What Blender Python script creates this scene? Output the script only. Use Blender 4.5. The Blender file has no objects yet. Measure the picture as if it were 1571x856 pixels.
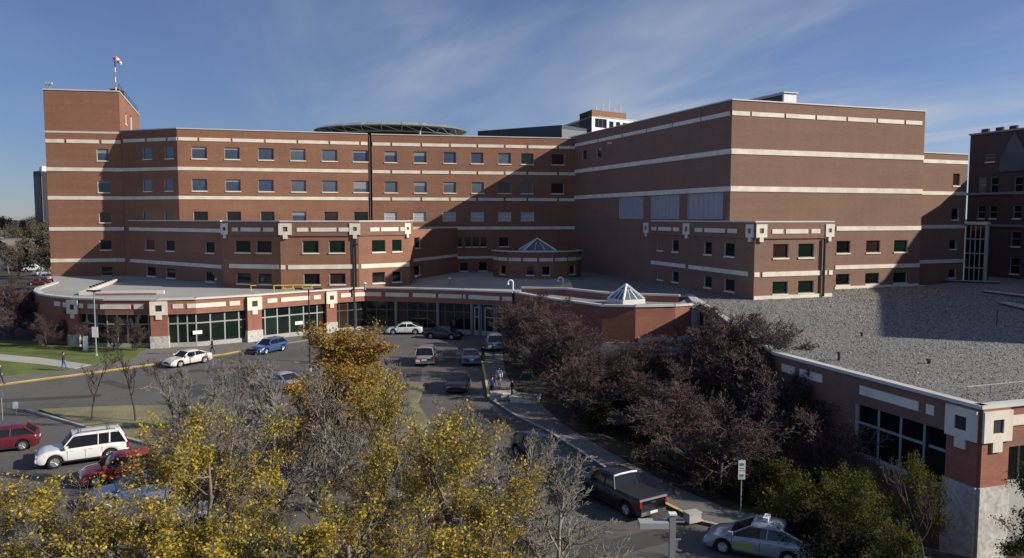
import bpy, bmesh, math, random
import numpy as np
from mathutils import Vector, Matrix
R = math.radians
random.seed(7)
rng = np.random.default_rng(11)
SC = bpy.context.scene
COL = SC.collection

# ------------------------------------------------------------------ camera
F, CX, CY, H, PITCH = 1200.0, 785.5, 428.0, 14.5, R(4.5)
cam_d = bpy.data.cameras.new('camera')
cam_d.sensor_width = 36
cam_d.lens = 36 * F / 1571
cam_d.clip_start, cam_d.clip_end = 0.5, 6000
cam = bpy.data.objects.new('camera', cam_d)
COL.objects.link(cam)
cam.location = (0, 0, H)
cam.rotation_euler = (R(90) - PITCH, 0, 0)
SC.camera = cam

# ------------------------------------------------------------------ light
SUN_POS = Vector((0.975, -0.222, 0.50)).normalized()
sun_d = bpy.data.lights.new('sun', 'SUN')
sun_d.energy = 5.0
sun_d.angle = R(0.5)
sun_d.color = (1.0, 0.93, 0.83)
sun = bpy.data.objects.new('sun', sun_d)
COL.objects.link(sun)
sun.rotation_euler = (-SUN_POS).to_track_quat('-Z', 'Y').to_euler()
sun.location = (60, -20, 60)

world = bpy.data.worlds.new('World')
SC.world = world
world.use_nodes = True
nt = world.node_tree
N, L = nt.nodes, nt.links
bg = N['Background']
sky = N.new('ShaderNodeTexSky')
sky.sky_type = 'NISHITA'
sky.sun_disc = False
sky.sun_elevation = math.asin(SUN_POS.z)
sky.sun_rotation = -math.atan2(SUN_POS.x, SUN_POS.y)
sky.altitude = 600
sky.air_density = 1.0
sky.dust_density = 0.1
sky.ozone_density = 2.5
tc = N.new('ShaderNodeTexCoord')
sep = N.new('ShaderNodeSeparateXYZ')
L.new(tc.outputs['Generated'], sep.inputs[0])
def mth(op, a, b=None, c=None):
    n = N.new('ShaderNodeMath'); n.operation = op
    for i, v in enumerate((a, b, c)):
        if v is None: continue
        if isinstance(v, (int, float)): n.inputs[i].default_value = v
        else: L.new(v, n.inputs[i])
    return n.outputs[0]
zz = mth('ADD', mth('MAXIMUM', sep.outputs[2], 0.0), 0.10)
px_ = mth('DIVIDE', sep.outputs[0], zz)
py_ = mth('DIVIDE', sep.outputs[1], zz)
cmb = N.new('ShaderNodeCombineXYZ')
L.new(px_, cmb.inputs[0]); L.new(py_, cmb.inputs[1])
def cloud(scale, rot, sx, sy, lo, hi, detail=7, seed=0.0, dist=0.6):
    mp = N.new('ShaderNodeMapping')
    m0 = N.new('ShaderNodeMapping'); m0.inputs['Rotation'].default_value = (0, 0, R(rot))
    mp.inputs['Scale'].default_value = (sx, sy, 1)
    mp.inputs['Location'].default_value = (seed, seed * .37, 0)
    L.new(cmb.outputs[0], m0.inputs[0]); L.new(m0.outputs[0], mp.inputs[0])
    n = N.new('ShaderNodeTexNoise')
    n.inputs['Scale'].default_value = scale
    n.inputs['Detail'].default_value = detail
    n.inputs['Roughness'].default_value = 0.55
    n.inputs['Distortion'].default_value = dist
    L.new(mp.outputs[0], n.inputs['Vector'])
    r = N.new('ShaderNodeMapRange')
    r.interpolation_type = 'SMOOTHSTEP'
    r.inputs['From Min'].default_value = lo
    r.inputs['From Max'].default_value = hi
    L.new(n.outputs[0], r.inputs[0])
    return r.outputs[0]
c1 = cloud(0.9, 66, 0.40, 1.2, 0.36, 0.70, detail=7, seed=3.1, dist=1.0)
c2 = cloud(0.55, 60, 0.5, 1.0, 0.30, 0.66, detail=4, seed=8.2)
c3 = cloud(2.0, 74, 0.45, 1.4, 0.40, 0.80, seed=5.5, dist=1.2)
# more cirrus towards the right half of the sky and to the south-east
side = N.new('ShaderNodeMapRange'); side.interpolation_type = 'SMOOTHSTEP'
side.inputs['From Min'].default_value = -0.45; side.inputs['From Max'].default_value = 0.30
L.new(sep.outputs[0], side.inputs[0])
m_ = mth('ADD', mth('MULTIPLY', c1, mth('ADD', mth('MULTIPLY', c2, 0.85), 0.15)), mth('MULTIPLY', c2, 0.22))
m_ = mth('ADD', m_, mth('MULTIPLY', mth('MULTIPLY', c3, c2), 0.35))
m_ = mth('MULTIPLY', m_, mth('ADD', mth('MULTIPLY', side.outputs[0], 0.88), 0.07))
m_ = mth('MULTIPLY', mth('MINIMUM', m_, 0.9), 0.95)
mix = N.new('ShaderNodeMixRGB')
L.new(m_, mix.inputs[0])
# deepen the blue a little
gam = N.new('ShaderNodeHueSaturation')
gam.inputs['Saturation'].default_value = 0.88
gam.inputs['Value'].default_value = 1.0
L.new(sky.outputs[0], gam.inputs['Color'])
tint = N.new('ShaderNodeMixRGB'); tint.blend_type = 'MULTIPLY'; tint.inputs[0].default_value = 1
tint.inputs[2].default_value = (0.90, 1.06, 1.50, 1)
L.new(gam.outputs[0], tint.inputs[1])
L.new(tint.outputs[0], mix.inputs[1])
mix.inputs[2].default_value = (8.0, 8.9, 10.4, 1)
L.new(mix.outputs[0], bg.inputs[0])
bg.inputs[1].default_value = 0.05
SC.view_settings.view_transform = 'Standard'
SC.view_settings.look = 'None'
SC.view_settings.exposure = 0.20
SC.view_settings.gamma = 1
SC.render.film_transparent = False
try:
    SC.cycles.max_bounces = 4
    SC.cycles.diffuse_bounces = 1
    SC.cycles.transparent_max_bounces = 4
except Exception:
    pass

# ------------------------------------------------------------------ projection helpers (photo pixel -> plan)
cp, sp = math.cos(PITCH), math.sin(PITCH)
def G(px, D, z=10.0):
    """plan point at photo column px and ground distance D (for something about z high)"""
    depth = D * cp + (H - z) * sp
    return Vector(((px - CX) / F * depth, D))
def ZD(py, D):
    k = (CY - py) / F
    return H + D * (k * cp - sp) / (cp + k * sp)
def GP(px, py, z=0.0):
    k = (CY - py) / F
    D = (z - H) * (cp + k * sp) / (k * cp - sp)
    p = G(px, D, z)
    return Vector((p.x, p.y, z))
def PR(x, y, z):
    d = y * cp + (H - z) * sp
    return CX + F * x / d, CY - F * ((z - H) * cp + y * sp) / d

# ------------------------------------------------------------------ mesh builder
class MB:
    def __init__(s): s.v = []; s.f = []; s.m = []
    def face(s, pts, mi=0):
        b = len(s.v); s.v.extend([tuple(p) for p in pts]); s.f.append(tuple(range(b, b + len(pts)))); s.m.append(mi)
        return s
    def box(s, x0, x1, y0, y1, z0, z1, mi=0, M=None):
        b = len(s.v)
        P = [(x0,y0,z0),(x1,y0,z0),(x1,y1,z0),(x0,y1,z0),(x0,y0,z1),(x1,y0,z1),(x1,y1,z1),(x0,y1,z1)]
        if M is not None: P = [tuple(M @ Vector(p)) for p in P]
        s.v.extend(P)
        for f in ((0,3,2,1),(4,5,6,7),(0,1,5,4),(1,2,6,5),(2,3,7,6),(3,0,4,7)):
            s.f.append(tuple(b+i for i in f)); s.m.append(mi)
        return s
    def tube(s, pts, rad, k=6, mi=0, cap=True):
        pts = [Vector(p) for p in pts]
        if not hasattr(rad, '__len__'): rad = [rad]*len(pts)
        b = len(s.v)
        up = Vector((0.13, 0.21, 1)).normalized()
        for i, p in enumerate(pts):
            d = (pts[min(i+1,len(pts)-1)] - pts[max(i-1,0)]).normalized()
            a = d.cross(up)
            if a.length < 1e-3: a = d.cross(Vector((1,0,0)))
            a.normalize(); c = d.cross(a)
            for j in range(k):
                t = 2*math.pi*j/k
                s.v.append(tuple(p + (a*math.cos(t) + c*math.sin(t))*rad[i]))
        for i in range(len(pts)-1):
            for j in range(k):
                s.f.append((b+i*k+j, b+i*k+(j+1)%k, b+(i+1)*k+(j+1)%k, b+(i+1)*k+j)); s.m.append(mi)
        if cap:
            s.f.append(tuple(b+j for j in range(k))[::-1]); s.m.append(mi)
            s.f.append(tuple(b+(len(pts)-1)*k+j for j in range(k))); s.m.append(mi)
        return s
    def prism(s, poly, z0, z1, mi=0, bottom=False):
        b = len(s.v); n = len(poly)
        for z in (z0, z1):
            s.v.extend([(p[0], p[1], z) for p in poly])
        for i in range(n):
            s.f.append((b+i, b+(i+1)%n, b+n+(i+1)%n, b+n+i)); s.m.append(mi)
        s.f.append(tuple(b+n+i for i in range(n))); s.m.append(mi)
        if bottom: s.f.append(tuple(b+i for i in range(n))[::-1]); s.m.append(mi)
        return s
    def build(s, name, mats, parent=None, smooth=False, off=None, uv=True):
        me = s.mesh(name, mats, smooth, off if off is not None else (parent.get('_o') if parent is not None and '_o' in parent else None), uv)
        return link(name, me, parent)
    def mesh(s, name, mats, smooth=False, off=None, uv=True):
        me = bpy.data.meshes.new(name)
        v = s.v
        if off is not None: v = [(a-off[0], b-off[1], c-off[2]) for a,b,c in v]
        me.from_pydata(v, [], s.f)
        if not isinstance(mats, (list, tuple)): mats = [mats]
        for m in mats: me.materials.append(m)
        if len(mats) > 1: me.polygons.foreach_set('material_index', s.m)
        if smooth: me.polygons.foreach_set('use_smooth', [True]*len(me.polygons))
        if uv: auto_uv(me, s.v)
        me.update()
        return me
def auto_uv(me, v):
    uvl = me.uv_layers.new(name='UVMap')
    data = uvl.data
    for p in me.polygons:
        n = p.normal
        if abs(n.z) > 0.7:
            for li in p.loop_indices:
                c = v[me.loops[li].vertex_index]; data[li].uv = (c[0], c[1])
        else:
            t = Vector((-n.y, n.x)); t.normalize()
            for li in p.loop_indices:
                c = v[me.loops[li].vertex_index]; data[li].uv = (c[0]*t.x + c[1]*t.y, c[2])
def link(name, me, parent=None, loc=None, rz=None):
    o = bpy.data.objects.new(name, me)
    COL.objects.link(o)
    if parent is not None: o.parent = parent
    if loc is not None: o.location = loc
    if rz is not None: o.rotation_euler = (0, 0, rz)
    return o
def tag(o, label=None, cat=None, group=None, kind=None):
    if label: o['label'] = label
    if cat: o['category'] = cat
    if group: o['group'] = group
    if kind: o['kind'] = kind
    return o
def empty(name, loc=(0,0,0), rz=0, label=None, cat=None, group=None, world_off=False):
    o = bpy.data.objects.new(name, None)
    COL.objects.link(o)
    o.location = loc; o.rotation_euler = (0, 0, rz)
    o.empty_display_size = 0.5
    if world_off: o['_o'] = tuple(loc)
    return tag(o, label, cat, group)
def kids(o): return [c for c in bpy.data.objects if c.parent == o]
def copy_tree(src, loc, rz=0, scale=None, label=None, group=None):
    def rec(o, par):
        c = o.copy(); COL.objects.link(c); c.parent = par
        for ch in list(o.children): rec(ch, c)
        return c
    r = rec(src, None)
    r.location = loc; r.rotation_euler = (0, 0, rz)
    if scale is not None: r.scale = scale if hasattr(scale, '__len__') else (scale,)*3
    if label: r['label'] = label
    if group: r['group'] = group
    return r
def fast_mesh(name, V, Fq, mat, k):
    """V (n,3) float array, Fq (m,k) int array"""
    me = bpy.data.meshes.new(name)
    V = np.asarray(V, dtype=np.float32); Fq = np.asarray(Fq, dtype=np.int32)
    me.vertices.add(len(V)); me.vertices.foreach_set('co', V.ravel())
    me.loops.add(Fq.size); me.loops.foreach_set('vertex_index', Fq.ravel())
    me.polygons.add(len(Fq))
    me.polygons.foreach_set('loop_start', np.arange(0, Fq.size, k, dtype=np.int32))
    me.polygons.foreach_set('loop_total', np.full(len(Fq), k, dtype=np.int32))
    me.update(calc_edges=True)
    me.materials.append(mat)
    return me

# ------------------------------------------------------------------ materials
def mat(name, color, rough=0.8, metal=0.0, spec=0.4, var=0.0, vscale=0.5, stretch=(1,1,1), fine=0.0, fscale=20, coat=0.0, bump=0.0, uv=False):
    m = bpy.data.materials.new(name); m.use_nodes = True
    n, l = m.node_tree.nodes, m.node_tree.links
    b = n['Principled BSDF']
    b.inputs['Base Color'].default_value = (*color, 1)
    b.inputs['Roughness'].default_value = rough
    b.inputs['Metallic'].default_value = metal
    b.inputs['Specular IOR Level'].default_value = spec
    if coat: b.inputs['Coat Weight'].default_value = coat; b.inputs['Coat Roughness'].default_value = 0.05
    if var or fine:
        t = n.new('ShaderNodeTexCoord'); mp = n.new('ShaderNodeMapping')
        mp.inputs['Scale'].default_value = stretch
        l.new(t.outputs['UV' if uv else 'Object'], mp.inputs[0])
        n1 = n.new('ShaderNodeTexNoise'); n1.inputs['Scale'].default_value = vscale; n1.inputs['Detail'].default_value = 5
        n2 = n.new('ShaderNodeTexNoise'); n2.inputs['Scale'].default_value = fscale; n2.inputs['Detail'].default_value = 3
        l.new(mp.outputs[0], n1.inputs['Vector']); l.new(mp.outputs[0], n2.inputs['Vector'])
        r1 = n.new('ShaderNodeMapRange'); r1.inputs['From Min'].default_value=.3; r1.inputs['From Max'].default_value=.7
        r1.inputs['To Min'].default_value = 1-var; r1.inputs['To Max'].default_value = 1+var
        r2 = n.new('ShaderNodeMapRange'); r2.inputs['From Min'].default_value=.3; r2.inputs['From Max'].default_value=.7
        r2.inputs['To Min'].default_value = 1-fine; r2.inputs['To Max'].default_value = 1+fine
        l.new(n1.outputs[0], r1.inputs[0]); l.new(n2.outputs[0], r2.inputs[0])
        mu = n.new('ShaderNodeMath'); mu.operation='MULTIPLY'
        l.new(r1.outputs[0], mu.inputs[0]); l.new(r2.outputs[0], mu.inputs[1])
        vm = n.new('ShaderNodeVectorMath'); vm.operation='SCALE'
        vm.inputs[0].default_value = color
        l.new(mu.outputs[0], vm.inputs['Scale'])
        l.new(vm.outputs[0], b.inputs['Base Color'])
        if bump:
            bp = n.new('ShaderNodeBump'); bp.inputs['Strength'].default_value = bump; bp.inputs['Distance'].default_value = 0.05
            l.new(n2.outputs[0], bp.inputs['Height']); l.new(bp.outputs[0], b.inputs['Normal'])
    return m
def brick(name, c1, c2, mortar, sx=0.29, sy=0.086, var=0.10):
    m = bpy.data.materials.new(name); m.use_nodes = True
    n, l = m.node_tree.nodes, m.node_tree.links
    b = n['Principled BSDF']; b.inputs['Roughness'].default_value = 0.85; b.inputs['Specular IOR Level'].default_value = 0.25
    t = n.new('ShaderNodeTexCoord')
    br = n.new('ShaderNodeTexBrick')
    br.inputs['Color1'].default_value = (*c1, 1); br.inputs['Color2'].default_value = (*c2, 1); br.inputs['Mortar'].default_value = (*mortar, 1)
    br.inputs['Scale'].default_value = 1; br.inputs['Brick Width'].default_value = sx; br.inputs['Row Height'].default_value = sy
    br.inputs['Mortar Size'].default_value = 0.009; br.inputs['Mortar Smooth'].default_value = 0.3
    l.new(t.outputs['UV'], br.inputs['Vector'])
    mp = n.new('ShaderNodeMapping'); mp.inputs['Scale'].default_value = (0.05, 1.3, 1)
    l.new(t.outputs['UV'], mp.inputs[0])
    n1 = n.new('ShaderNodeTexNoise'); n1.inputs['Scale'].default_value = 1; n1.inputs['Detail'].default_value = 4
    l.new(mp.outputs[0], n1.inputs['Vector'])
    n2 = n.new('ShaderNodeTexNoise'); n2.inputs['Scale'].default_value = 0.22; n2.inputs['Detail'].default_value = 6
    l.new(t.outputs['UV'], n2.inputs['Vector'])
    # rain staining: streaks running down the wall
    mp3 = n.new('ShaderNodeMapping'); mp3.inputs['Scale'].default_value = (1.1, 0.07, 1)
    l.new(t.outputs['UV'], mp3.inputs[0])
    n3 = n.new('ShaderNodeTexNoise'); n3.inputs['Scale'].default_value = 1; n3.inputs['Detail'].default_value = 4
    l.new(mp3.outputs[0], n3.inputs['Vector'])
    s = n.new('ShaderNodeMath'); s.operation='ADD'; l.new(n1.outputs[0], s.inputs[0]); l.new(n2.outputs[0], s.inputs[1])
    s3 = n.new('ShaderNodeMath'); s3.operation='MULTIPLY_ADD'; s3.inputs[1].default_value = 0.7
    l.new(n3.outputs[0], s3.inputs[0]); l.new(s.outputs[0], s3.inputs[2])
    r = n.new('ShaderNodeMapRange'); r.inputs['From Min'].default_value=.95; r.inputs['From Max'].default_value=1.75
    r.inputs['To Min'].default_value=1-var*1.5; r.inputs['To Max'].default_value=1+var*1.5
    l.new(s3.outputs[0], r.inputs[0])
    vm = n.new('ShaderNodeVectorMath'); vm.operation='SCALE'
    l.new(br.outputs['Color'], vm.inputs[0]); l.new(r.outputs[0], vm.inputs['Scale'])
    l.new(vm.outputs[0], b.inputs['Base Color'])
    return m
def glass(name, color, rough=0.06, var=0.3, spec=0.5):
    m = mat(name, color, rough, spec=spec, var=var, vscale=0.6)
    return m
M = {}
M['brick'] = brick('red_brick', (0.30,0.138,0.082), (0.245,0.108,0.063), (0.265,0.17,0.12))
M['brick_r'] = brick('brown_brick', (0.25,0.142,0.098), (0.212,0.117,0.079), (0.225,0.16,0.125), var=0.07)
M['brick_low'] = brick('fresh_brick', (0.35,0.13,0.08), (0.28,0.10,0.062), (0.29,0.18,0.14), var=0.12)
M['brick_fascia_shade'] = brick('fascia_and_shaded_side_brick', (0.25,0.13,0.095), (0.21,0.105,0.078), (0.24,0.17,0.14))  # darker fascia brick; also paints shade into the podium's long side
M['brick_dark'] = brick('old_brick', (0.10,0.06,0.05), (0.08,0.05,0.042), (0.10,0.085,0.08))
M['stone'] = mat('cream_stone', (0.76,0.69,0.56), 0.75, var=0.14, vscale=0.8, fine=0.05, fscale=6)
M['block'] = mat('split_block', (0.50,0.475,0.42), 0.9, var=0.15, vscale=1.5, fine=0.25, fscale=5)
M['cap'] = mat('metal_coping', (0.62,0.60,0.55), 0.45, var=0.08, vscale=0.5, stretch=(1,1,1))
M['cap_dark'] = mat('dark_coping', (0.30,0.26,0.23), 0.5)
M['frame'] = mat('window_frame', (0.24,0.22,0.20), 0.5)
M['surround'] = mat('pale_surround', (0.66,0.58,0.47), 0.7)
M['frame_grey'] = mat('grey_mullion', (0.36,0.38,0.37), 0.45)
M['dark_metal'] = mat('dark_metal', (0.035,0.035,0.04), 0.5)
M['grey_metal'] = mat('grey_metal', (0.32,0.32,0.32), 0.45, metal=0.3)
M['white'] = mat('white_paint', (0.78,0.78,0.76), 0.5, var=0.05)
M['g_dark'] = glass('dark_glass', (0.008,0.010,0.010))
M['g_green'] = glass('green_glass', (0.008,0.020,0.014))
M['g_blue'] = glass('sky_reflection_glass', (0.055,0.075,0.125), 0.12)  # blue in the pane colour paints in the mirrored sky
M['g_blue2'] = glass('pale_sky_reflection_glass', (0.10,0.125,0.165), 0.15)  # paler pane colour, sky reflection painted in as well
M['g_blind'] = glass('window_with_blind', (0.42,0.43,0.42), 0.3, var=0.06)
M['g_brown'] = glass('brown_glass', (0.035,0.022,0.018))
M['louvre'] = mat('louvre_glass', (0.33,0.35,0.40), 0.35, var=0.10, vscale=2)
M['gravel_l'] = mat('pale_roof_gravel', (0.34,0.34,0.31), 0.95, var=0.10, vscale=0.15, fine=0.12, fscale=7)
M['gravel_m'] = mat('mid_grey_roof_gravel', (0.23,0.22,0.215), 0.95, var=0.16, vscale=0.12, fine=0.2, fscale=6)  # mid grey gravel, darker than the pale roofs
def gravel(name):
    m = mat(name, (0.20,0.19,0.175), 0.95, var=0.15, vscale=0.10, fine=0.0)
    n, l = m.node_tree.nodes, m.node_tree.links
    b = n['Principled BSDF']
    old = b.inputs['Base Color'].links[0].from_socket
    t = n.new('ShaderNodeTexCoord')
    a = n.new('ShaderNodeTexNoise'); a.inputs['Scale'].default_value = 5.5; a.inputs['Detail'].default_value = 6; a.inputs['Roughness'].default_value = .8
    c = n.new('ShaderNodeTexNoise'); c.inputs['Scale'].default_value = 2.6; c.inputs['Detail'].default_value = 4
    gm = n.new('ShaderNodeMapping'); gm.inputs['Scale'].default_value = (1, .8, 1)
    l.new(t.outputs['Object'], gm.inputs[0])
    l.new(gm.outputs[0], a.inputs['Vector']); l.new(gm.outputs[0], c.inputs['Vector'])
    ad = n.new('ShaderNodeMath'); ad.operation='ADD'; l.new(a.outputs[0], ad.inputs[0]); l.new(c.outputs[0], ad.inputs[1])
    r = n.new('ShaderNodeMapRange'); r.inputs['From Min'].default_value=.72; r.inputs['From Max'].default_value=1.25
    r.inputs['To Min'].default_value=0.7; r.inputs['To Max'].default_value=1.28
    l.new(ad.outputs[0], r.inputs[0])
    vm = n.new('ShaderNodeVectorMath'); vm.operation='SCALE'
    l.new(old, vm.inputs[0]); l.new(r.outputs[0], vm.inputs['Scale']); l.new(vm.outputs[0], b.inputs['Base Color'])
    bp = n.new('ShaderNodeBump'); bp.inputs['Strength'].default_value = 0.7; bp.inputs['Distance'].default_value = 0.05
    l.new(a.outputs[0], bp.inputs['Height']); l.new(bp.outputs[0], b.inputs['Normal'])
    return m
M['gravel'] = gravel('roof_gravel')
def asphalt(name, col):
    m = mat(name, col, 0.9, var=0.16, vscale=0.10, fine=0.10, fscale=9)
    n, l = m.node_tree.nodes, m.node_tree.links
    b = n['Principled BSDF']; old = b.inputs['Base Color'].links[0].from_socket
    t = n.new('ShaderNodeTexCoord'); v = n.new('ShaderNodeTexVoronoi'); v.feature = 'DISTANCE_TO_EDGE'; v.inputs['Scale'].default_value = 0.17
    nz = n.new('ShaderNodeTexNoise'); nz.inputs['Scale'].default_value = 0.5; nz.inputs['Detail'].default_value = 5
    mx = n.new('ShaderNodeMixRGB'); mx.inputs[0].default_value = 0.10
    l.new(t.outputs['Object'], nz.inputs['Vector']); l.new(t.outputs['Object'], mx.inputs[1]); l.new(nz.outputs['Color'], mx.inputs[2])
    vmm = n.new('ShaderNodeVectorMath'); vmm.operation = 'MULTIPLY_ADD'
    vmm.inputs[1].default_value = (3,3,3)
    l.new(nz.outputs['Color'], vmm.inputs[0]); l.new(t.outputs['Object'], vmm.inputs[2])
    l.new(vmm.outputs[0], v.inputs['Vector'])
    r = n.new('ShaderNodeMapRange'); r.inputs['From Min'].default_value=0.0; r.inputs['From Max'].default_value=0.012
    r.inputs['To Min'].default_value=0.6; r.inputs['To Max'].default_value=1
    l.new(v.outputs['Distance'], r.inputs[0])
    # tyre-worn lanes along the drive
    vm = n.new('ShaderNodeVectorMath'); vm.operation='SCALE'
    l.new(old, vm.inputs[0]); l.new(r.outputs[0], vm.inputs['Scale']); l.new(vm.outputs[0], b.inputs['Base Color'])
    return m
M['asphalt'] = asphalt('asphalt', (0.115,0.107,0.097))
M['concrete'] = mat('concrete', (0.40,0.385,0.35), 0.9, var=0.10, vscale=0.4, fine=0.08, fscale=5)
M['sidewalk'] = mat('pavement', (0.165,0.155,0.14), 0.9, var=0.12, vscale=0.4, fine=0.08, fscale=5)
M['kerb_y'] = mat('yellow_kerb', (0.72,0.52,0.14), 0.7, var=0.15, vscale=0.8, fine=0.1)
M['grass'] = mat('lawn', (0.115,0.15,0.032), 0.95, var=0.25, vscale=0.35, fine=0.25, fscale=8)
M['grass_dry'] = mat('dry_grass', (0.20,0.185,0.10), 0.95, var=0.3, vscale=0.3, fine=0.25, fscale=7)
M['soil'] = mat('planting_bed', (0.055,0.045,0.032), 0.98, var=0.35, vscale=0.5, fine=0.4, fscale=5)
M['land'] = mat('far_land', (0.055,0.05,0.037), 0.95, var=0.3, vscale=0.02, fine=0.2, fscale=.1)
M['bark'] = mat('grey_bark', (0.17,0.145,0.12), 0.9, var=0.2, vscale=2)
M['bark_pale'] = mat('pale_bark', (0.25,0.225,0.19), 0.9, var=0.2, vscale=2)
M['bark_maroon'] = mat('maroon_bark', (0.105,0.078,0.072), 0.9, var=0.25, vscale=1.5)
M['bark_dark'] = mat('dark_bark', (0.07,0.055,0.045), 0.9, var=0.2)
def leaf(name, cols, trans=0.35):
    m = bpy.data.materials.new(name); m.use_nodes = True
    n, l = m.node_tree.nodes, m.node_tree.links
    n.remove(n['Principled BSDF']); out = n['Material Output']
    g = n.new('ShaderNodeNewGeometry'); cr = n.new('ShaderNodeValToRGB')
    el = cr.color_ramp.elements
    for i, c in enumerate(cols):
        e = el[i] if i < 2 else el.new(i/(len(cols)-1))
        e.position = i/(len(cols)-1)
    for i, c in enumerate(cols): cr.color_ramp.elements[i].color = (*c, 1)
    l.new(g.outputs['Random Per Island'], cr.inputs[0])
    d = n.new('ShaderNodeBsdfDiffuse'); t = n.new('ShaderNodeBsdfTranslucent'); mx = n.new('ShaderNodeMixShader')
    mx.inputs[0].default_value = trans
    l.new(cr.outputs[0], d.inputs[0]); l.new(cr.outputs[0], t.inputs[0])
    l.new(d.outputs[0], mx.inputs[1]); l.new(t.outputs[0], mx.inputs[2]); l.new(mx.outputs[0], out.inputs[0])
    return m
M['leaf_y'] = leaf('yellow_leaf', [(0.56,0.41,0.06),(0.42,0.33,0.05),(0.22,0.20,0.035),(0.68,0.52,0.11),(0.52,0.34,0.045),(0.15,0.14,0.03)])
M['leaf_o'] = leaf('orange_leaf', [(0.46,0.24,0.05),(0.34,0.13,0.06),(0.42,0.32,0.06),(0.30,0.26,0.05),(0.48,0.30,0.06)])
M['leaf_m'] = leaf('maroon_leaf', [(0.075,0.030,0.030),(0.10,0.045,0.044),(0.045,0.022,0.024),(0.14,0.075,0.072)], 0.12)
M['leaf_g'] = leaf('olive_leaf', [(0.075,0.085,0.018),(0.12,0.115,0.022),(0.045,0.055,0.014),(0.19,0.165,0.03)], 0.3)
M['leaf_d'] = leaf('dark_leaf', [(0.022,0.028,0.012),(0.03,0.033,0.016),(0.016,0.018,0.010),(0.045,0.038,0.02)], 0.15)
M['leaf_b'] = leaf('brown_leaf', [(0.12,0.095,0.07),(0.17,0.14,0.10),(0.09,0.075,0.055),(0.15,0.14,0.06)], 0.2)
M['g_blindcloth'] = mat('window_blind', (0.26,0.27,0.29), .7)
M['stones'] = leaf('roof_stone', [(0.07,0.066,0.06),(0.30,0.285,0.26),(0.16,0.15,0.135),(0.42,0.40,0.37),(0.10,0.092,0.085),(0.24,0.225,0.20)], 0.0)
# ------------------------------------------------------------------ building kit
def sx(p, q, px, z=12.0):
    """distance along wall p->q where photo column px meets it"""
    a = (px - CX) / F
    t = (q - p).normalized()
    # X = a*(Y*cp + (H-z)*sp)
    k = a * (H - z) * sp
    den = t.x - a*cp*t.y
    return (a*cp*p.y + k - p.x) / den
def walldir(p, q):
    t = (q - p).normalized()
    return t, Vector((t.y, -t.x))
def wall(root, p, q, z0, z1, m, ops=(), rev=0.32, name='wall', rm=None):
    t, n = walldir(p, q); Lw = (q - p).length
    S = sorted(set([0.0, Lw] + [s for o in ops for s in o[:2]])); Z = sorted(set([z0, z1] + [z for o in ops for z in o[2:4]]))
    mb = MB()
    def P(s, z, d=0.0): return (p.x + t.x*s + n.x*d, p.y + t.y*s + n.y*d, z)
    for i in range(len(S)-1):
        for j in range(len(Z)-1):
            cs, cz = (S[i]+S[i+1])/2, (Z[j]+Z[j+1])/2
            if any(o[0] < cs < o[1] and o[2] < cz < o[3] for o in ops): continue
            mb.face([P(S[i],Z[j]), P(S[i+1],Z[j]), P(S[i+1],Z[j+1]), P(S[i],Z[j+1])])
    for a, b, c, d in ops:
        mb.face([P(a,c), P(a,d), P(a,d,-rev), P(a,c,-rev)], 1); mb.face([P(b,d), P(b,c), P(b,c,-rev), P(b,d,-rev)], 1)
        mb.face([P(a,d), P(b,d), P(b,d,-rev), P(a,d,-rev)], 1); mb.face([P(b,c), P(a,c), P(a,c,-rev), P(b,c,-rev)], 1)
        mb.face([P(a,c,-rev-.25), P(b,c,-rev-.25), P(b,d,-rev-.25), P(a,d,-rev-.25)], 2)
    return mb.build(name, [m, rm or M['surround'], M['dark_metal']], root)
def W3(p, q, s, z, d=0.0):
    t, n = walldir(p, q)
    return Vector((p.x + t.x*s + n.x*d, p.y + t.y*s + n.y*d, z))
def wang(p, q):
    t = q - p; return math.atan2(t.y, t.x)
_wc = {}
def window(root, p, q, s0, s1, z0, z1, g='g_dark', rev=0.2, split=0, sill=True, hsplit=0, frame='frame', sur='surround'):
    w, h = round(s1-s0, 2), round(z1-z0, 2)
    key = (w, h, g, split, sill, hsplit, frame)
    if key not in _wc:
        fr = MB(); f = 0.07
        fr.box(-w/2, -w/2+f, -.05, .04, 0, h); fr.box(w/2-f, w/2, -.05, .04, 0, h)
        fr.box(-w/2+f, w/2-f, -.05, .04, 0, f); fr.box(-w/2+f, w/2-f, -.05, .04, h-f, h)
        for i in range(1, split+1): x = -w/2 + w*i/(split+1); fr.box(x-.03, x+.03, -.045, .035, f, h-f)
        if hsplit: fr.box(-w/2+f, w/2-f, -.04, .03, h*hsplit-.03, h*hsplit+.03)
        pn = MB().box(-w/2+f, w/2-f, -.012, .0, f, h-f)
        sl = MB().box(-w/2-.06, w/2+.06, -.30, .06, -.17, .0)
        _wc[key] = (fr.mesh('window', M[frame]), pn.mesh('pane', M[g]), sl.mesh('sill', M['stone']))
    a, b, c = _wc[key]
    o = link('window', a, root, loc=tuple(W3(p, q, (s0+s1)/2, z0, -rev) - Vector(root['_o'])), rz=wang(p, q))
    link('pane', b, o)
    if w > 1.2 and h > 1.2 and h < 2.0 and rev > 0 and hsplit == 0 and g.startswith('g_blue') and random.random() < .4:
        f_ = random.choice((.22,.38,.5,.7)); kb = (w, h, 'blind', f_)
        if kb not in _wc: _wc[kb] = MB().box(-w/2+.075, w/2-.075, -.03, -.014, h*(1-f_), h-.075).mesh('blind', M['g_blindcloth'])
        link('blind', _wc[kb], o)
    if sill: link('sill', c, o)
    return o
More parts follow.
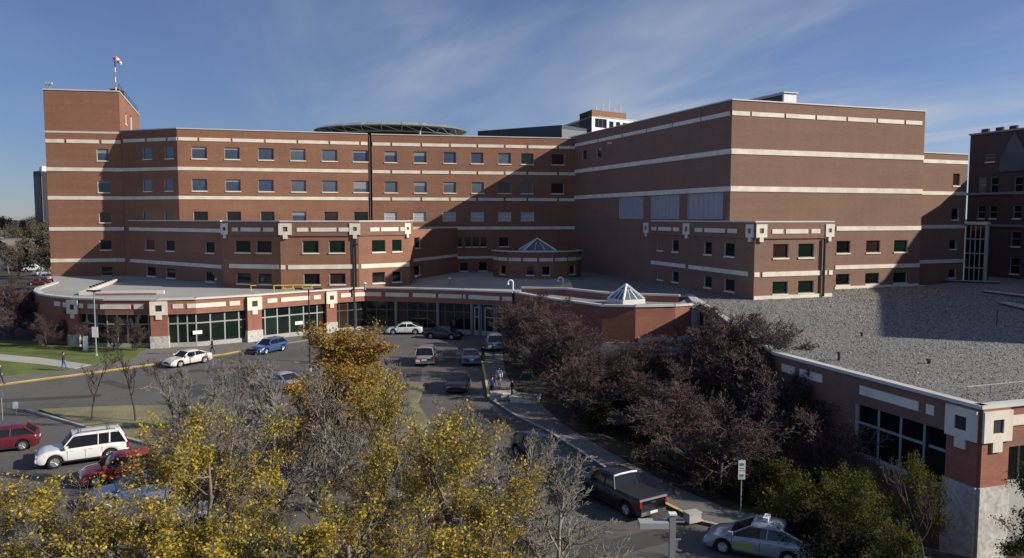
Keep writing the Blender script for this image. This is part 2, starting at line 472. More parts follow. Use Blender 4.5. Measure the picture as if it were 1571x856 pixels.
def rail_box(root, name, p, q, s0, s1, z0, z1, out, m, back=0.0):
    """box standing on the wall face, from -back to out proud of it"""
    t, n = walldir(p, q)
    a, b = W3(p,q,s0,z0,-back), W3(p,q,s1,z0,-back)
    c, d = W3(p,q,s1,z0,out), W3(p,q,s0,z0,out)
    mb = MB(); mb.prism([(d.x,d.y),(c.x,c.y),(b.x,b.y),(a.x,a.y)], z0, z1, bottom=True)
    return mb.build(name, m, root)
def band(root, p, q, z, h=0.5, out=0.06, segs=None, mitre=True, m='stone'):
    Lw = (q-p).length
    for s0, s1 in (segs or [(0, Lw)]):
        rail_box(root, 'stone_band', p, q, s0, s1, z-h/2, z+h/2, out, M[m])
def coping(root, p, q, z, h=0.18, out=0.10, back=0.45, m='cap'):
    rail_box(root, 'coping', p, q, -out*.5, (q-p).length + out*.5, z, z+h, out, M[m], back)
def roofslab(root, pts, z, m, name='roof'):
    mb = MB(); mb.face([(p[0], p[1], z) for p in pts]); return mb.build(name, m, root)
def emblem(root, p, q, s, ztop, w=1.75, out=0.14, h=1.45):
    t, n = walldir(p, q)
    mb = MB()
    hw = w/2; c = w*.19; zc = ztop-h*.5
    # square plate as four bars around a square hole
    mb.box(-hw,-c,-out,0,ztop-h,ztop); mb.box(c,hw,-out,0,ztop-h,ztop)
    mb.box(-c,c,-out,0,zc+c,ztop); mb.box(-c,c,-out,0,ztop-h,zc-c)
    mb.box(-w*.17,w*.17,-out,0,ztop-h-.5,ztop-h-.002)
    o = link('stone_emblem', mb.mesh('stone_emblem', M['stone']), root, loc=tuple(W3(p,q,s,0,0)-Vector(root['_o'])), rz=wang(p,q))
    k = MB().box(-c, c, -out*.35, 0, zc-c, zc+c)
    link('dark_inset', k.mesh('dark_inset', M['dark_metal']), o)
    return o
def px_wins(root, p, q, lst, z0, z1, wpx=None, width=None, kinds=None, **kw):
    """windows centred at photo columns; returns openings"""
    ops = []
    for i, c in enumerate(lst):
        s = sx(p, q, c, (z0+z1)/2)
        w = width
        if wpx: w = abs(sx(p,q,c+wpx/2,z0)-sx(p,q,c-wpx/2,z0))
        w = round(w, 1)
        g = kinds[i % len(kinds)] if kinds else 'g_dark'
        ops.append((s-w/2, s+w/2, z0, z1))
        window(root, p, q, s-w/2, s+w/2, z0, z1, g, **kw)
    return ops

RW1, RW2, RW3, RW4, RW5 = (23.85,25.65), (18.95,20.75), (14.25,15.8), (10.0,11.55), (5.95,7.35)
B1, B2, B3, B4, B5 = 26.75, 22.3, 17.9, 13.1, 8.2
ZT = 28.25      # main parapet
ZR = 5.4       # podium roof

DZ = -.38
# ================================================================== stair tower (far left)
tw = empty('stair_tower', (-68, 128, 0), label='tall windowless-topped brick tower at the left end of the hospital', cat='tower', world_off=True)
T0, T1 = G(75, 121.2, 14), G(190, 123.2, 14)
v_ = Vector((-0.342, 0.94))
T2, T3 = T1 + v_*30, T0 + v_*30
tw_ops = []
cw = 157.5
for (a, b), g, cc in ((RW1,'g_blue',157.5),(RW2,'g_blue',159),(RW3,'g_brown',161),(RW4,'g_dark',162),(RW5,'g_brown',164)):
    tw_ops += px_wins(tw, T0, T1, [cc], a-.15, b-.15, width=1.7, kinds=[g])
wall(tw, T0, T1, 0, 34.3, M['brick'], tw_ops)
wall(tw, T1, T2, 0, 34.3, M['brick'], [(7, 9, 30.2, 32.0), (14, 17, 28.7, 32.5)])
window(tw, T1, T2, 7, 9, 30.2, 32.0, 'g_brown'); window(tw, T1, T2, 14, 17, 28.7, 32.5, 'louvre')
wall(tw, T2, T3, 0, 34.3, M['brick']); wall(tw, T3, T0, 0, 34.3, M['brick'])
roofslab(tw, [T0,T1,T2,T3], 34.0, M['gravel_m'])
for a, b in ((T0,T1),(T1,T2),(T2,T3),(T3,T0)): coping(tw, a, b, 34.3)
band(tw, T0, T1, 28.0, 0.28, 0.05, m='surround')
Lt = (T1-T0).length
band(tw, T0, T1, B1-.15, 0.55, .07, [(0, 2.6),(3.0, 7.6),(8.0,Lt)])
for z in (B2, B3, B4, B5, 4.15): band(tw, T0, T1, z, 0.55, .07)
for z in (B1-.15,B2, B3, B4, B5): band(tw, T3, T0, z, 0.55, .07)
mb = MB()
for i in range(9):
    p = T1 + (T2-T1)*(i/8.0*.9); mb.tube([(p.x+.0, p.y, 34.5), (p.x, p.y, 35.5)], .04, 4)
a, b = T1, T1+(T2-T1)*.9
for z in (35.0, 35.5): mb.tube([(a.x,a.y,z),(b.x,b.y,z)], .035, 4)
mb.build('roof_rail', M['dark_metal'], tw)
tw.location.z += DZ
# rooftop objects of the tower
p = T1 + (T2-T1)*.12 + Vector((-.9, 0))
ws = empty('windsock', (p.x, p.y, 34.0+DZ), label='red and white windsock on a striped pole on top of the tower', cat='windsock')
zt = 40.6
for i in range(8):
    mb = MB(); z0 = i*(6.3/8); mb.tube([(0,0,z0),(0,0,z0+6.3/8)], .085, 8)
    mb.build('pole_section', mat('windsock_red', (.55,.12,.08), .6) if i == 0 else (bpy.data.materials['windsock_red'] if i % 2 == 0 else M['white']), ws)
for k_, (r0, r1, l0, l1) in enumerate(((.40,.36,0,.42),(.36,.31,.42,.8),(.31,.25,.8,1.15),(.25,.18,1.15,1.45))):
    mb = MB(); d = Vector((.80,-.1,-.75)).normalized()
    mb.tube([Vector((.05,0,6.15))+d*l0, Vector((.05,0,6.15))+d*l1], [r0,r1], 10, cap=(k_ in (0,3)))
    mb.build('sock_ring', bpy.data.materials['windsock_red'] if k_ % 2 == 0 else M['white'], ws)
def cluster(name, loc, label, cat):
    r = empty(name, loc, label=label, cat=cat)
    MB().tube([(0,0,0),(0,0,.9)], .06, 6).build('post', M['grey_metal'], r)
    MB().box(-.5,.5,-.04,.04,.85,.95).build('crossbar', M['grey_metal'], r)
    for x in (-.42, 0, .42):
        k = MB(); k.tube([(x,-.3,1.05),(x,.05,1.15)], [.22,.12], 8); k.build('lamp_head', M['white'], r)
    return r
cluster('roof_floodlight', (T0.x+.4, T0.y+1, 34.3+DZ), 'cluster of white floodlights on the tower corner at far left', 'floodlight')
p = T1+(T2-T1)*.25
bx = empty('roof_equipment', (p.x-1.2, p.y, 34.0+DZ), label='dark equipment box beside the windsock on the tower roof', cat='roof unit')
MB().box(-.7,.7,-.9,.9,0,1.7).build('casing', M['dark_metal'], bx); MB().box(-.8,.8,-1,1,1.7,1.85).build('lid', M['grey_metal'], bx)

# ================================================================== main wing
mw = empty('hospital_wing', (-20, 140, 0), label='long five storey brick wing with cream bands facing the forecourt', cat='building', world_off=True)
A0 = G(275, 119.6, 16); A1 = G(565, 127.3, 16); A2 = G(571.5, 128.0, 16)
C_ = G(893, 135.0, 16)
d2 = (C_ - A2).normalized(); A3 = C_ + d2*3
g1 = ['g_blue','g_blue','g_blue','g_blue2','g_blue2','g_blue']
ops = px_wins(mw, A0, A1, [305.5,356,408,457,505.5,553], *RW1, wpx=23.5, kinds=g1, sill=True)
ops += px_wins(mw, A0, A1, [306,357.5,408,458,506,554], *RW2, wpx=23.5, kinds=['g_blue','g_blue','g_blue','g_blue2','g_blue2','g_blue2'])
ops += px_wins(mw, A0, A1, [308,359,410.5,459,508,554], *RW3, wpx=22, kinds=['g_dark','g_dark','g_green','g_blue','g_brown','g_dark'])
wall(mw, A0, A1, 5, ZT, M['brick'], ops)
cols = [599.5,644.5,690,732,774,809]
ops = px_wins(mw, A2, A3, cols+[856], *RW1, wpx=19.5, kinds=['g_blue','g_blue','g_blue','g_blue','g_blue2','g_green','g_brown'])
ops += px_wins(mw, A2, A3, [600,645,690,733,774,808,855], *RW2, wpx=19.5, kinds=['g_blue2','g_blue2','g_blue2','g_blue2','g_dark','g_brown','g_brown'])
ops += px_wins(mw, A2, A3, [600,644,689,732,774,809], *RW3, wpx=20, kinds=['g_blind'], sill=False, hsplit=.5, frame='white')
ops += px_wins(mw, A2, A3, [692,704,718,730,742], *RW4, width=1.0, kinds=['g_dark'], frame='dark_metal')
ops += px_wins(mw, A2, A3, [694,712,741], *RW5, width=1.4, kinds=['g_dark'])
ops += px_wins(mw, A2, A3, [773], *RW4, width=1.7, kinds=['g_brown'])
wall(mw, A2, A3, 5, ZT, M['brick'], ops)
# groove between both halves; dark brick on its back wall paints in the shade
t12 = (A1-A0).normalized(); nb = Vector((-t12.y, t12.x))
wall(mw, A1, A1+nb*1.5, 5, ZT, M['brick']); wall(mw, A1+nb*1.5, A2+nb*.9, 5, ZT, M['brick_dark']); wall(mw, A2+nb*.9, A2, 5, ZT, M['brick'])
MB().tube([(*(A1+nb*.4+t12*.35), 6), (*(A1+nb*.4+t12*.35), 28)], .14, 6).build('drain_pipe', M['dark_metal'], mw)
back = Vector((-.208, .978))
# end face turned to the tower, and the back
E0 = A0; E1 = T1 + Vector((-.05, .05))
ops = []
for rr, g in ((RW1,'g_blue2'),(RW2,'g_blue2'),(RW3,'g_brown')):
    ops += px_wins(mw, E1, E0, [226,259], *rr, wpx=13, kinds=[g])
wall(mw, E1, E0, 5, ZT, M['brick'], ops)
Bk = [A3+back*28, A0+back*28]
wall(mw, Bk[0], Bk[1], 5, ZT, M['brick'])
wall(mw, Bk[1], E1+back*4, 5, ZT, M['brick'])
roofslab(mw, [E1, A0, A1, A1+nb*1.5, A2+nb*.9, A2, A3, Bk[0], Bk[1]], ZT-.35, M['gravel_l'])
for a, b in ((A0,A1),(A2,A3),(E1,E0)): coping(mw, a, b, ZT, .14, m='cap')
def dash(root, p, q, z, edges, h=.5, gap=3.0, out=.07):
    """cream panels between photo columns with a joint of gap pixels"""
    segs = []
    for a, b in zip(edges[:-1], edges[1:]):
        segs.append((max(0,sx(p,q,a+gap/2,z)), min((q-p).length, sx(p,q,b-gap/2,z))))
    band(root, p, q, z, h, out, segs)
dash(mw, A0, A1, B1, [272,304,355,406,456,505,552,568.5])
dash(mw, A2, A3, B1, [570,600,646,690,732,774,809,856,886])
band(mw, A0, A1, B2, .5, .07); band(mw, A0, A1, B3, .5, .07)
dash(mw, A2, A3, B2, [570,600,646,690,732,774,809,856,895]); dash(mw, A2, A3, B3, [570,600,646,690,732,774,809,856,895])
band(mw, A2, A3, B4, .5, .07); band(mw, A2, A3, B5, .4, .07)
dash(mw, E1, E0, B1, [188,224,256,277])
for z in (B2, B3): band(mw, E1, E0, z, .5, .07)
mw.location.z += DZ

# ================================================================== large block on the right
rb = empty('hospital_block', (40, 110, 0), label='big windowless brick block with cream bands standing forward on the right', cat='building', world_off=True)
u_ = Vector((.94, .342)).normalized(); v_ = Vector((-.342,.94)).normalized()
A = G(1120, 93.2, 16)
sB = sx(A, A+u_*10, 1414, 16); B = A + u_*sB
AF = A + v_*47; BF = B + v_*47
# front
ops = []
p, q = A, B
rwA = [1294,1339.5,1382]
ops += px_wins(rb, p, q, rwA, *RW4, wpx=21, kinds=['g_dark','g_brown','g_green'])
ops += px_wins(rb, p, q, [1293,1338,1381], *RW5, wpx=21, kinds=['g_dark','g_dark','g_dark'])
wall(rb, A, B, 5, ZT, M['brick_r'], ops)
# shaded flank towards the forecourt
p, q = AF, A
ops = px_wins(rb, p, q, [896.5, 919], 24.1, 25.7, width=1.7, kinds=['g_brown'], sill=False)
lv = [(950,987),(998.5,1042),(1055,1109)]
for a, b in lv:
    s0, s1 = sx(p,q,a,16), sx(p,q,b,16)
    ops.append((s0, s1, 14.3, 17.55))
    npan = 8 if a < 1050 else 7
    wfr = MB(); 
    o = None
    L_ = s1-s0
    window(rb, p, q, s0, s1, 14.3, 17.55, 'louvre', rev=.18, split=npan-1, sill=False, frame='frame_grey')
wall(rb, AF, A, 5, ZT, M['brick_r'], ops)
wall(rb, B, BF, 5, ZT, M['brick_r']); wall(rb, BF, AF, 5, ZT, M['brick_r'])
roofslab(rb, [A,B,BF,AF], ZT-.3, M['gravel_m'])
for a, b in ((A,B),(AF,A),(B,BF)): coping(rb, a, b, ZT, .14)
dash(rb, A, B, B1, [1119,1151.5,1204,1251.5,1299,1345,1388,1416])
dash(rb, AF, A, B1, [880,918,955,992,1032,1076,1121], gap=1.5)
for z in (B2, B3):
    band(rb, A, B, z, .62, .08); band(rb, AF, A, z, .6, .08)
sb = sx(A,B,1283,13); band(rb, A, B, B4, .55, .08, [(sb, (B-A).length)]); band(rb, A, B, B5, .5, .08, [(sx(A,B,1281,8), (B-A).length)])
q_ = W3(AF, A, sx(AF,A,937,25), 25.9, .1)
MB().box(q_.x-.4, q_.x+.2, q_.y-.3, q_.y, 25.8, 26.1).build('wall_light', M['white'], rb)
pp = W3(A, B, sx(A,B,1263,12), 0, .15)
# roof plant room
ru = empty('roof_plant_room', (40, 112, 28), label='small white plant box on the roof edge of the big right-hand block', cat='roof unit', world_off=True)
c0 = A + u_*sx(A,B,1252,28) + v_*6.0; 
pts = [c0, c0+u_*2.0, c0+u_*2.0+v_*9, c0+v_*9]
MB().prism(pts, ZT-.3, ZT+2.35).build('casing', M['white'], ru)
pts2 = [c0-u_*.2-v_*.2, c0+u_*2.2-v_*.2, c0+u_*2.2+v_*9.2, c0-u_*.2+v_*9.2]
MB().prism(pts2, ZT+2.36, ZT+2.5, bottom=True).build('lid', M['cap'], ru)
MB().prism([c0-u_*.05+v_*.3, c0-u_*.01+v_*.3, c0-u_*.01+v_*8.7, c0-u_*.05+v_*8.7], ZT, ZT+2.2).build('louvre', M['dark_metal'], ru)  # dark sheet over the left side, its shade put into the colour

# lower block to its right
lb = empty('hospital_annex', (62, 118, 0), label='lower brick annex between the big block and the old dark building', cat='building', world_off=True)
D0 = G(1409, 109.0, 14); D1 = G(1481, 112.5, 14)
ops = []
for (a,b), c, g in (((19.0,20.7),1467.5,'g_brown'),((14.2,15.8),1465.5,'g_dark'),((10.0,11.3),1462,'g_dark'),((5.9,7.1),1461,'g_dark')):
    ops += px_wins(lb, D0, D1, [c], a, b, width=1.35, kinds=[g])
wall(lb, D0, D1, 5, 23.4, M['brick_r'], ops)
D2, D3 = D1+v_*26, D0+v_*26
wall(lb, D1, D2, 5, 23.4, M['brick_r']); wall(lb, D2, D3, 5, 23.4, M['brick_r'])
roofslab(lb, [D0,D1,D2,D3], 23.1, M['gravel_m']); coping(lb, D0, D1, 23.4, .14)
for z in (B2, B3, B4+.1, B5+.1): band(lb, D0, D1, z, .5, .07)

# ================================================================== two-storey bays in front (left)
ZC = 13.95
bl = empty('bay_range', (-20, 115, 0), label='two storey brick bay range with stone emblems before the left half of the long wing', cat='building', world_off=True)
W = [T1+Vector((.5,.1)), G(340,107.0,9), G(343.5,102.2,9), G(351,101.9,9), G(430,99.7,9), G(430.5,99.0,9), G(551,100.6,9), G(629,105.5,9), G(634,115.0,9), G(706,131.8,9)]
# chamfer wall
p, q = W[0], W[1]
ops = px_wins(bl, p, q, [230,261,322], RW4[0]-.4, RW4[1]-.4, wpx=14, kinds=['g_green','g_dark','g_dark'])
ops += px_wins(bl, p, q, [232,262,322], RW5[0]-.35, RW5[1]-.35, wpx=14, kinds=['g_dark'])
wall(bl, p, q, 5, ZC, M['brick'], ops)
band(bl, p, q, B4-.4, .5, .07); band(bl, p, q, B5-.45, .5, .07)
wall(bl, W[1], W[2], 5, ZC, M['brick'])
wall(bl, W[2], W[3], 5, ZC, M['brick'])
p, q = W[3], W[4]
ops = px_wins(bl, p, q, [372.5,405], *RW4, wpx=23, kinds=['g_brown']); ops += px_wins(bl, p, q, [374,406], *RW5, wpx=22, kinds=['g_dark'])
wall(bl, p, q, 5, ZC, M['brick'], ops)
wall(bl, W[4], W[5], 5, ZC, M['brick'])
p, q = W[5], W[6]
ops = px_wins(bl, p, q, [476.5,517], *RW4, wpx=25, kinds=['g_green','g_green']); ops += px_wins(bl, p, q, [478.5,518], *RW5, wpx=25, kinds=['g_dark','g_brown'])
wall(bl, p, q, 5, ZC, M['brick'], ops)
p, q = W[6], W[7]
ops = px_wins(bl, p, q, [581], *RW4, wpx=21, kinds=['g_green']); ops += px_wins(bl, p, q, [609], *RW4, wpx=15, kinds=['g_green'])
ops += px_wins(bl, p, q, [581], *RW5, wpx=19, kinds=['g_dark']); ops += px_wins(bl, p, q, [609], *RW5, wpx=14, kinds=['g_dark'])
wall(bl, p, q, 5, ZC, M['brick'], ops)
wall(bl, W[7], W[8], 5, ZC, M['brick'])
p, q = W[8], W[9]
ops = px_wins(bl, p, q, [640], *RW4, wpx=9, kinds=['g_dark']) + px_wins(bl, p, q, [640], *RW5, wpx=9, kinds=['g_dark'])
wall(bl, p, q, 5, ZC-1.2, M['brick'], ops)
band(bl, p, q, B5, .45, .07)
# roof and copings, fascia courses
roofslab(bl, W[:9] + [G(660,126,14), A2, A0], ZC-.2, M['gravel_l'])
for i in (0,2,3,5,6,7): coping(bl, W[i], W[i+1], ZC, .16)
for i in (3,5,6): rail_box(bl, 'fascia', W[i], W[i+1], 0.0, (W[i+1]-W[i]).length, 12.15, ZC-.05, .16, M['brick_fascia_shade'])
for i, cuts in ((3,[(357,366.5),(370.5,401),(405,421.5)]), (5,[(455.5,473),(477,516),(519.5,536)]), (6,[(567,581),(583.5,610),(613,622)])):
    band(bl, W[i], W[i+1], 12.95, .5, .22, [(sx(W[i],W[i+1],a,13), sx(W[i],W[i+1],b,13)) for a,b in cuts])
emblem(bl, W[2], W[3], .35, 13.75, 1.15, .2); 
emblem(bl, W[5], W[6], sx(W[5],W[6],437.5,13), 13.75, 1.6, .26)
emblem(bl, W[5], W[6], sx(W[5],W[6],551,13)-.55, 13.75, 1.35, .26)
emblem(bl, W[6], W[7], sx(W[6],W[7],629,13)-.5, 13.75, .95, .26)
for i, cuts in ((3,[(352,429)]),(5,[(431,437.5),(442,550)]),(6,[(554,628)])):
    band(bl, W[i], W[i+1], B5, .55, .08, [(max(0,sx(W[i],W[i+1],a,8)), min((W[i+1]-W[i]).length,sx(W[i],W[i+1],b,8))) for a,b in cuts])
for i, px in ((6,549.5),):
    o = W3(W[5],W[6],sx(W[5],W[6],545.5,9),0,.14); MB().box(o.x-.11,o.x+.11,o.y-.1,o.y+.1,5.4,12.1).build('downpipe', M['dark_metal'], bl)

# ================================================================== two-storey bays in front of the right block
br_ = empty('bay_range', (22, 105, 0), label='two storey brick bay range wrapped around the foot of the big right-hand block', cat='building', world_off=True)
K1 = G(1157, 86.0, 9); K2 = K1 + u_*sx(K1,K1+u_*5,1277,9); K3 = A + u_*(sx(A,B,1281.5,9)); K3 = Vector((K2.x-.0, K2.y)) + v_*((K3-K2).dot(v_)+.0)
K0 = G(905, 133.0, 9)
vv = (K1-K0).normalized()
S1 = sx(K0,K1,987,9); S2 = sx(K0,K1,1055,9); LK = (K1-K0).length
ops = []
for cs, w in (([928,951,975],1.5),([1013,1036],1.8),([1086],1.8),([1119],2.2)):
    ops += px_wins(br_, K0, K1, cs, *RW4, width=w, kinds=['g_dark' if cs[0] != 1119 else 'g_green'])
    ops += px_wins(br_, K0, K1, cs, *RW5, width=w, kinds=['g_dark'])
ops += px_wins(br_, K0, K1, [912], *RW4, width=1.5, kinds=['g_dark'])
wall(br_, K0, K1, 5, ZC, M['brick_r'], ops)
ops = px_wins(br_, K1, K2, [1198,1237], *RW4, wpx=24, kinds=['g_brown','g_green']); ops += px_wins(br_, K1, K2, [1197,1236.5], *RW5, wpx=24, kinds=['g_green','g_green'])
wall(br_, K1, K2, 5, ZC, M['brick_r'], ops)
wall(br_, K2, K3, 5, ZC, M['brick_r'])
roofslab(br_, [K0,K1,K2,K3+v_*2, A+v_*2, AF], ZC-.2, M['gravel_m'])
coping(br_, K0, K1, ZC, .16); coping(br_, K1, K2, ZC, .16); coping(br_, K2, K3, ZC, .16)
rail_box(br_, 'fascia', K1, K2, .0, (K2-K1).length, 12.15, ZC-.05, .16, M['brick_r'])
rail_box(br_, 'fascia', K0, K1, S1, LK, 12.15, ZC-.05, .16, M['brick_r'])
def psegs(p, q, cuts, z): return [(max(0,sx(p,q,a,z)), min((q-p).length,sx(p,q,b,z))) for a,b in cuts]
band(br_, K0, K1, B4, .45, .07, [(0, S1)])
band(br_, K0, K1, 12.95, .5, .22, psegs(K0,K1,[(1001.5,1009),(1012,1031.5),(1034.5,1044),(1068,1079.5),(1083,1114.5),(1118.5,1133)],13))
band(br_, K0, K1, B5, .5, .09, psegs(K0,K1,[(917,989),(992,1052),(1057,1148)],8))
band(br_, K1, K2, 12.95, .5, .22, psegs(K1,K2,[(1183,1200),(1204,1238),(1243,1256.5)],13))
band(br_, K1, K2, B5, .52, .09, psegs(K1,K2,[(1156,1164.5),(1169,1268),(1271,1279)],8))
emblem(br_, K0, K1, sx(K0,K1,993,13), 13.75, 1.6, .26); emblem(br_, K0, K1, sx(K0,K1,1055,13), 13.75, 1.7, .26)
emblem(br_, K0, K1, LK-.72, 13.75, 1.44, .26)
emblem(br_, K1, K2, .72, 13.75, 1.44, .26); emblem(br_, K1, K2, (K2-K1).length-.68, 13.75, 1.2, .26)
o = W3(K1,K2,sx(K1,K2,1262,9),0,.24); MB().tube([(o.x,o.y,5.5),(o.x,o.y,12.1)],.14,8).build('downpipe', M['dark_metal'], br_)
band(br_, K1, K2, 5.62, .4, .1); band(rb, A, B, 5.6, .35, .1, [(sb,(B-A).length)])

# ================================================================== small round turret with a glass pyramid
tr = empty('round_turret', (4, 122, 0), label='low rounded brick turret in the shaded corner carrying a blue glass pyramid', cat='building', world_off=True)
cx_, cyy = 3.9, 123.0
pts = [Vector((cx_ + 7.0*math.sin(R(a)), cyy - 6.4*math.cos(R(a)) + 0.0)) for a in (-80,-60,-40,-20,0,20,40,60,80)]
for i in range(8):
    a, b = pts[i], pts[i+1]; Lw = (b-a).length
    ops = []
    if i in (1,2,3,4,5,6):
        ops = [(Lw/2-.6, Lw/2+.6, 5.9, 7.2)] if i in (1,3,4,6) else []
        for o_ in ops: window(tr, a, b, *o_, 'g_dark')
    wall(tr, a, b, 5, 9.3, M['brick'], ops); coping(tr, a, b, 9.3, .2, .25)
    band(tr, a, b, B5, .5, .07, [(.15, Lw-.15)])
roofslab(tr, pts, 9.2, M['gravel_m'])
def pyramid(name, c, w, h, label, gm, rz=0, base=.35, rib=.10):
    r = empty(name, c, rz, label=label, cat='skylight')
    MB().box(-w/2-.1,w/2+.1,-w/2-.1,w/2+.1,0,base).build('curb', M['cap'], r)
    ap = (0,0,base+h); cs = [(-w/2,-w/2,base),(w/2,-w/2,base),(w/2,w/2,base),(-w/2,w/2,base)]
    for i in range(4):
        MB().face([cs[i], cs[(i+1)%4], ap]).build('pane', gm, r)
    for i in range(4):
        a = Vector(cs[i]); b = Vector(cs[(i+1)%4]); 
        MB().tube([a, ap], rib, 5).build('rib', M['white'], r)
        for k in (.33,.66):
            m_ = a.lerp(b, k); MB().tube([m_, m_.lerp(Vector(ap), .66 if k else 1)], rib*.45, 4).build('bar', M['white'], r)
    return r
pyramid('skylight', (3.9, 120.5, 9.25), 4.9, 1.75, 'blue glass pyramid skylight on the round turret', M['g_blue'], R(8), base=.3, rib=.11)

# ================================================================== old dark building (right edge)
ob = empty('old_brick_building', (80, 100, 0), label='old dark brick building in shadow at the right edge of the photo', cat='building', world_off=True)
O = [G(1484, 125, 16), G(1573, 115.5, 16)]
O1 = O[1]
OP = [O[0], O1, Vector((82.0,105.5)), Vector((81.7,97.2)), Vector((89.4,92)), Vector((86,82)), Vector((71,49.6)), Vector((100,38)), Vector((120,125))]  # outline past the first wall is unseen, shaped for the shadow it casts
ZO = 27.4
p, q = O[0], O1
ops = []
def addw(px, py0, py1, w, g='g_dark'):
    s = sx(p, q, px, 16); X = W3(p,q,s,0)
    z0, z1 = ZD(py1, X.y), ZD(py0, X.y)
    s0, s1 = s-w/2, s+w/2
    ops.append((s0,s1,z0,z1)); window(ob, p, q, s0, s1, z0, z1, g, rev=.15, split=0, hsplit=.5, frame='frame_grey')
for c, g in ((1506,'g_blue2'),(1524,'g_dark'),(1561,'g_dark')):
    addw(c, 271, 296, 1.3, g); addw(c, 315, 335, 1.3, 'g_dark')
for c in (1516,): addw(c, 236, 248, 1.6, 'g_brown')
for c in (1561,): addw(c, 355, 378, 1.5); addw(c, 395, 420, 1.5)
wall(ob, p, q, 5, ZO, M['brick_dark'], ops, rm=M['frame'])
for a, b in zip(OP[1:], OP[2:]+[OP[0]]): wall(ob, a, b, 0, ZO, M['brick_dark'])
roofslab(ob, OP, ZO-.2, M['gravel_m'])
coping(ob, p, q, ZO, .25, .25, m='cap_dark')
for z in (18.0, 13.1): rail_box(ob, 'cornice', p, q, 0, (q-p).length, z, z+.35, .2, M['frame'])
for s0 in (2.0,4.5,6.8): rail_box(ob, 'parapet_block', p, q, s0, s0+1.2, ZO+.25, ZO+.75, .1, M['brick_dark'], .3)
# gabled dormer front seen against the parapet
s0 = sx(p,q,1536,24); a_ = W3(p,q,s0,21.5,.25); 
mb = MB(); 
e = [W3(p,q,s0,21.4,.28), W3(p,q,s0+4.6,21.4,.28), W3(p,q,s0+4.6,23.4,.28), W3(p,q,s0+2.3,27.2,.28), W3(p,q,s0,23.4,.28)]
f_ = [W3(p,q,s0,21.4,.0), W3(p,q,s0+4.6,21.4,.0), W3(p,q,s0+4.6,23.4,.0), W3(p,q,s0+2.3,27.2,.0), W3(p,q,s0,23.4,.0)]
mb.face(e)
for i in range(5): mb.face([e[i], f_[i], f_[(i+1)%5], e[(i+1)%5]])
mb.build('gable', mat('grey_slate', (.10,.11,.115), .8, var=.2), ob)
# glazed link
gl = empty('glazed_link', (66, 112, 0), label='dark glass stair link between the brick annex and the old building', cat='building', world_off=True)
g0, g1 = G(1481, 112.3, 10), G(1511, 110.3, 10)
for k in range(4):
    for j in range(4):
        L_ = (g1-g0).length; s0, s1 = L_*k/4, L_*(k+1)/4; z0, z1 = 5.3+2.05*j, 5.3+2.05*(j+1)
        window(gl, g0, g1, s0, s1, z0, z1, 'g_dark', rev=0, sill=False, frame='frame_grey')
rail_box(gl, 'canopy', g0, g1, -.2, L_+.3, 13.5, 13.9, .3, M['cap'], .8)
rail_box(gl, 'end_post', g0, g1, L_, L_+.35, 5.3, 13.5, .05, M['frame_grey'], .3)
wall(gl, g1, G(1518, 114.0, 10), 5, 13.4, M['brick_dark'])
M['frame_shaded'] = mat('shaded_mullion', (.075,.07,.065), .5)  # grey mullion colour darkened to paint in the entrance shade
# ================================================================== low podium with curved front (left) and entrance
pd = empty('entrance_podium', (-25, 95, 0), label='single storey curved brick podium with shopfront glazing and stone emblems', cat='building', world_off=True)
ZP = 5.42
def PF(px, py): return GP(px, py, 5.6).to_2d()
pc = [G(84,108,6), PF(56,441.5), PF(53,446), PF(62,450.5), PF(80,453.5), PF(113,456.5), PF(160,458.3), PF(241,458.3), PF(300,457), PF(388,451.8), PF(445,447.6), PF(508,443.5), PF(560,440.5), PF(640,442.0), PF(710,444.2), PF(786,447.5)]
# smooth the curve a little
def facade(root, p, q, lo=3.85, kind='glass', nm=3, g='g_dark', fr='frame_grey'):
    """fascia above, glazing (or brick) below"""
    Lw = (q-p).length
    wall(root, p, q, lo, ZP, M['brick_low'], name='fascia')
    if kind == 'brick':
        wall(root, p, q, 0, lo-.002, M['brick_low']); return
    # base wall
    t, n = walldir(p, q); back = -n*.35
    pb, qb = p+back, q+back
    rail_box(root, 'plinth', pb, qb, 0, Lw, 0, .55, .12, M['concrete'])
    hs = 2.75
    k = 0
    for i in range(nm):
        s0, s1 = Lw*i/nm, Lw*(i+1)/nm
        gg = g if not isinstance(g, list) else g[i % len(g)]
        window(root, pb, qb, s0, s1, .55, hs, gg, rev=0, sill=False, frame=fr)
        window(root, pb, qb, s0, s1, hs, lo, gg, rev=0, sill=False, frame=fr)
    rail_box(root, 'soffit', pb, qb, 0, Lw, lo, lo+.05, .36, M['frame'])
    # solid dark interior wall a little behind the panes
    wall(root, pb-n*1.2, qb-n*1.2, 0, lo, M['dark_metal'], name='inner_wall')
specs = {5:('glass',3,'g_dark'),6:('glass',5,['g_brown','g_dark','g_brown']),7:('glass',4,['g_green','g_green','g_dark','g_dark']),8:('glass',4,['g_dark','g_green','g_green','g_dark']),
         9:('glass',3,['g_dark','g_green']),10:('glass',3,['g_green','g_dark','g_brown']),11:('glass',4,['g_dark','g_brown','g_dark']),12:('glass',5,['g_dark','g_brown']),13:('glass',5,['g_dark']),14:('glass',5,['g_dark','g_brown'])}
for i in range(len(pc)-1):
    kd, nm, g = specs.get(i, ('brick',1,'g_dark'))
    facade(pd, pc[i], pc[i+1], kind=kd, nm=nm, g=g, fr='frame_shaded' if i >= 11 else 'frame_grey')
    coping(pd, pc[i], pc[i+1], ZP, .2, .14, .5, m='cap')
def pband(i, cuts, z=4.72, h=.5):
    p, q = pc[i], pc[i+1]
    band(pd, p, q, z, h, .07, [(sx(p,q,a,z), sx(p,q,b,z)) for a,b in cuts])
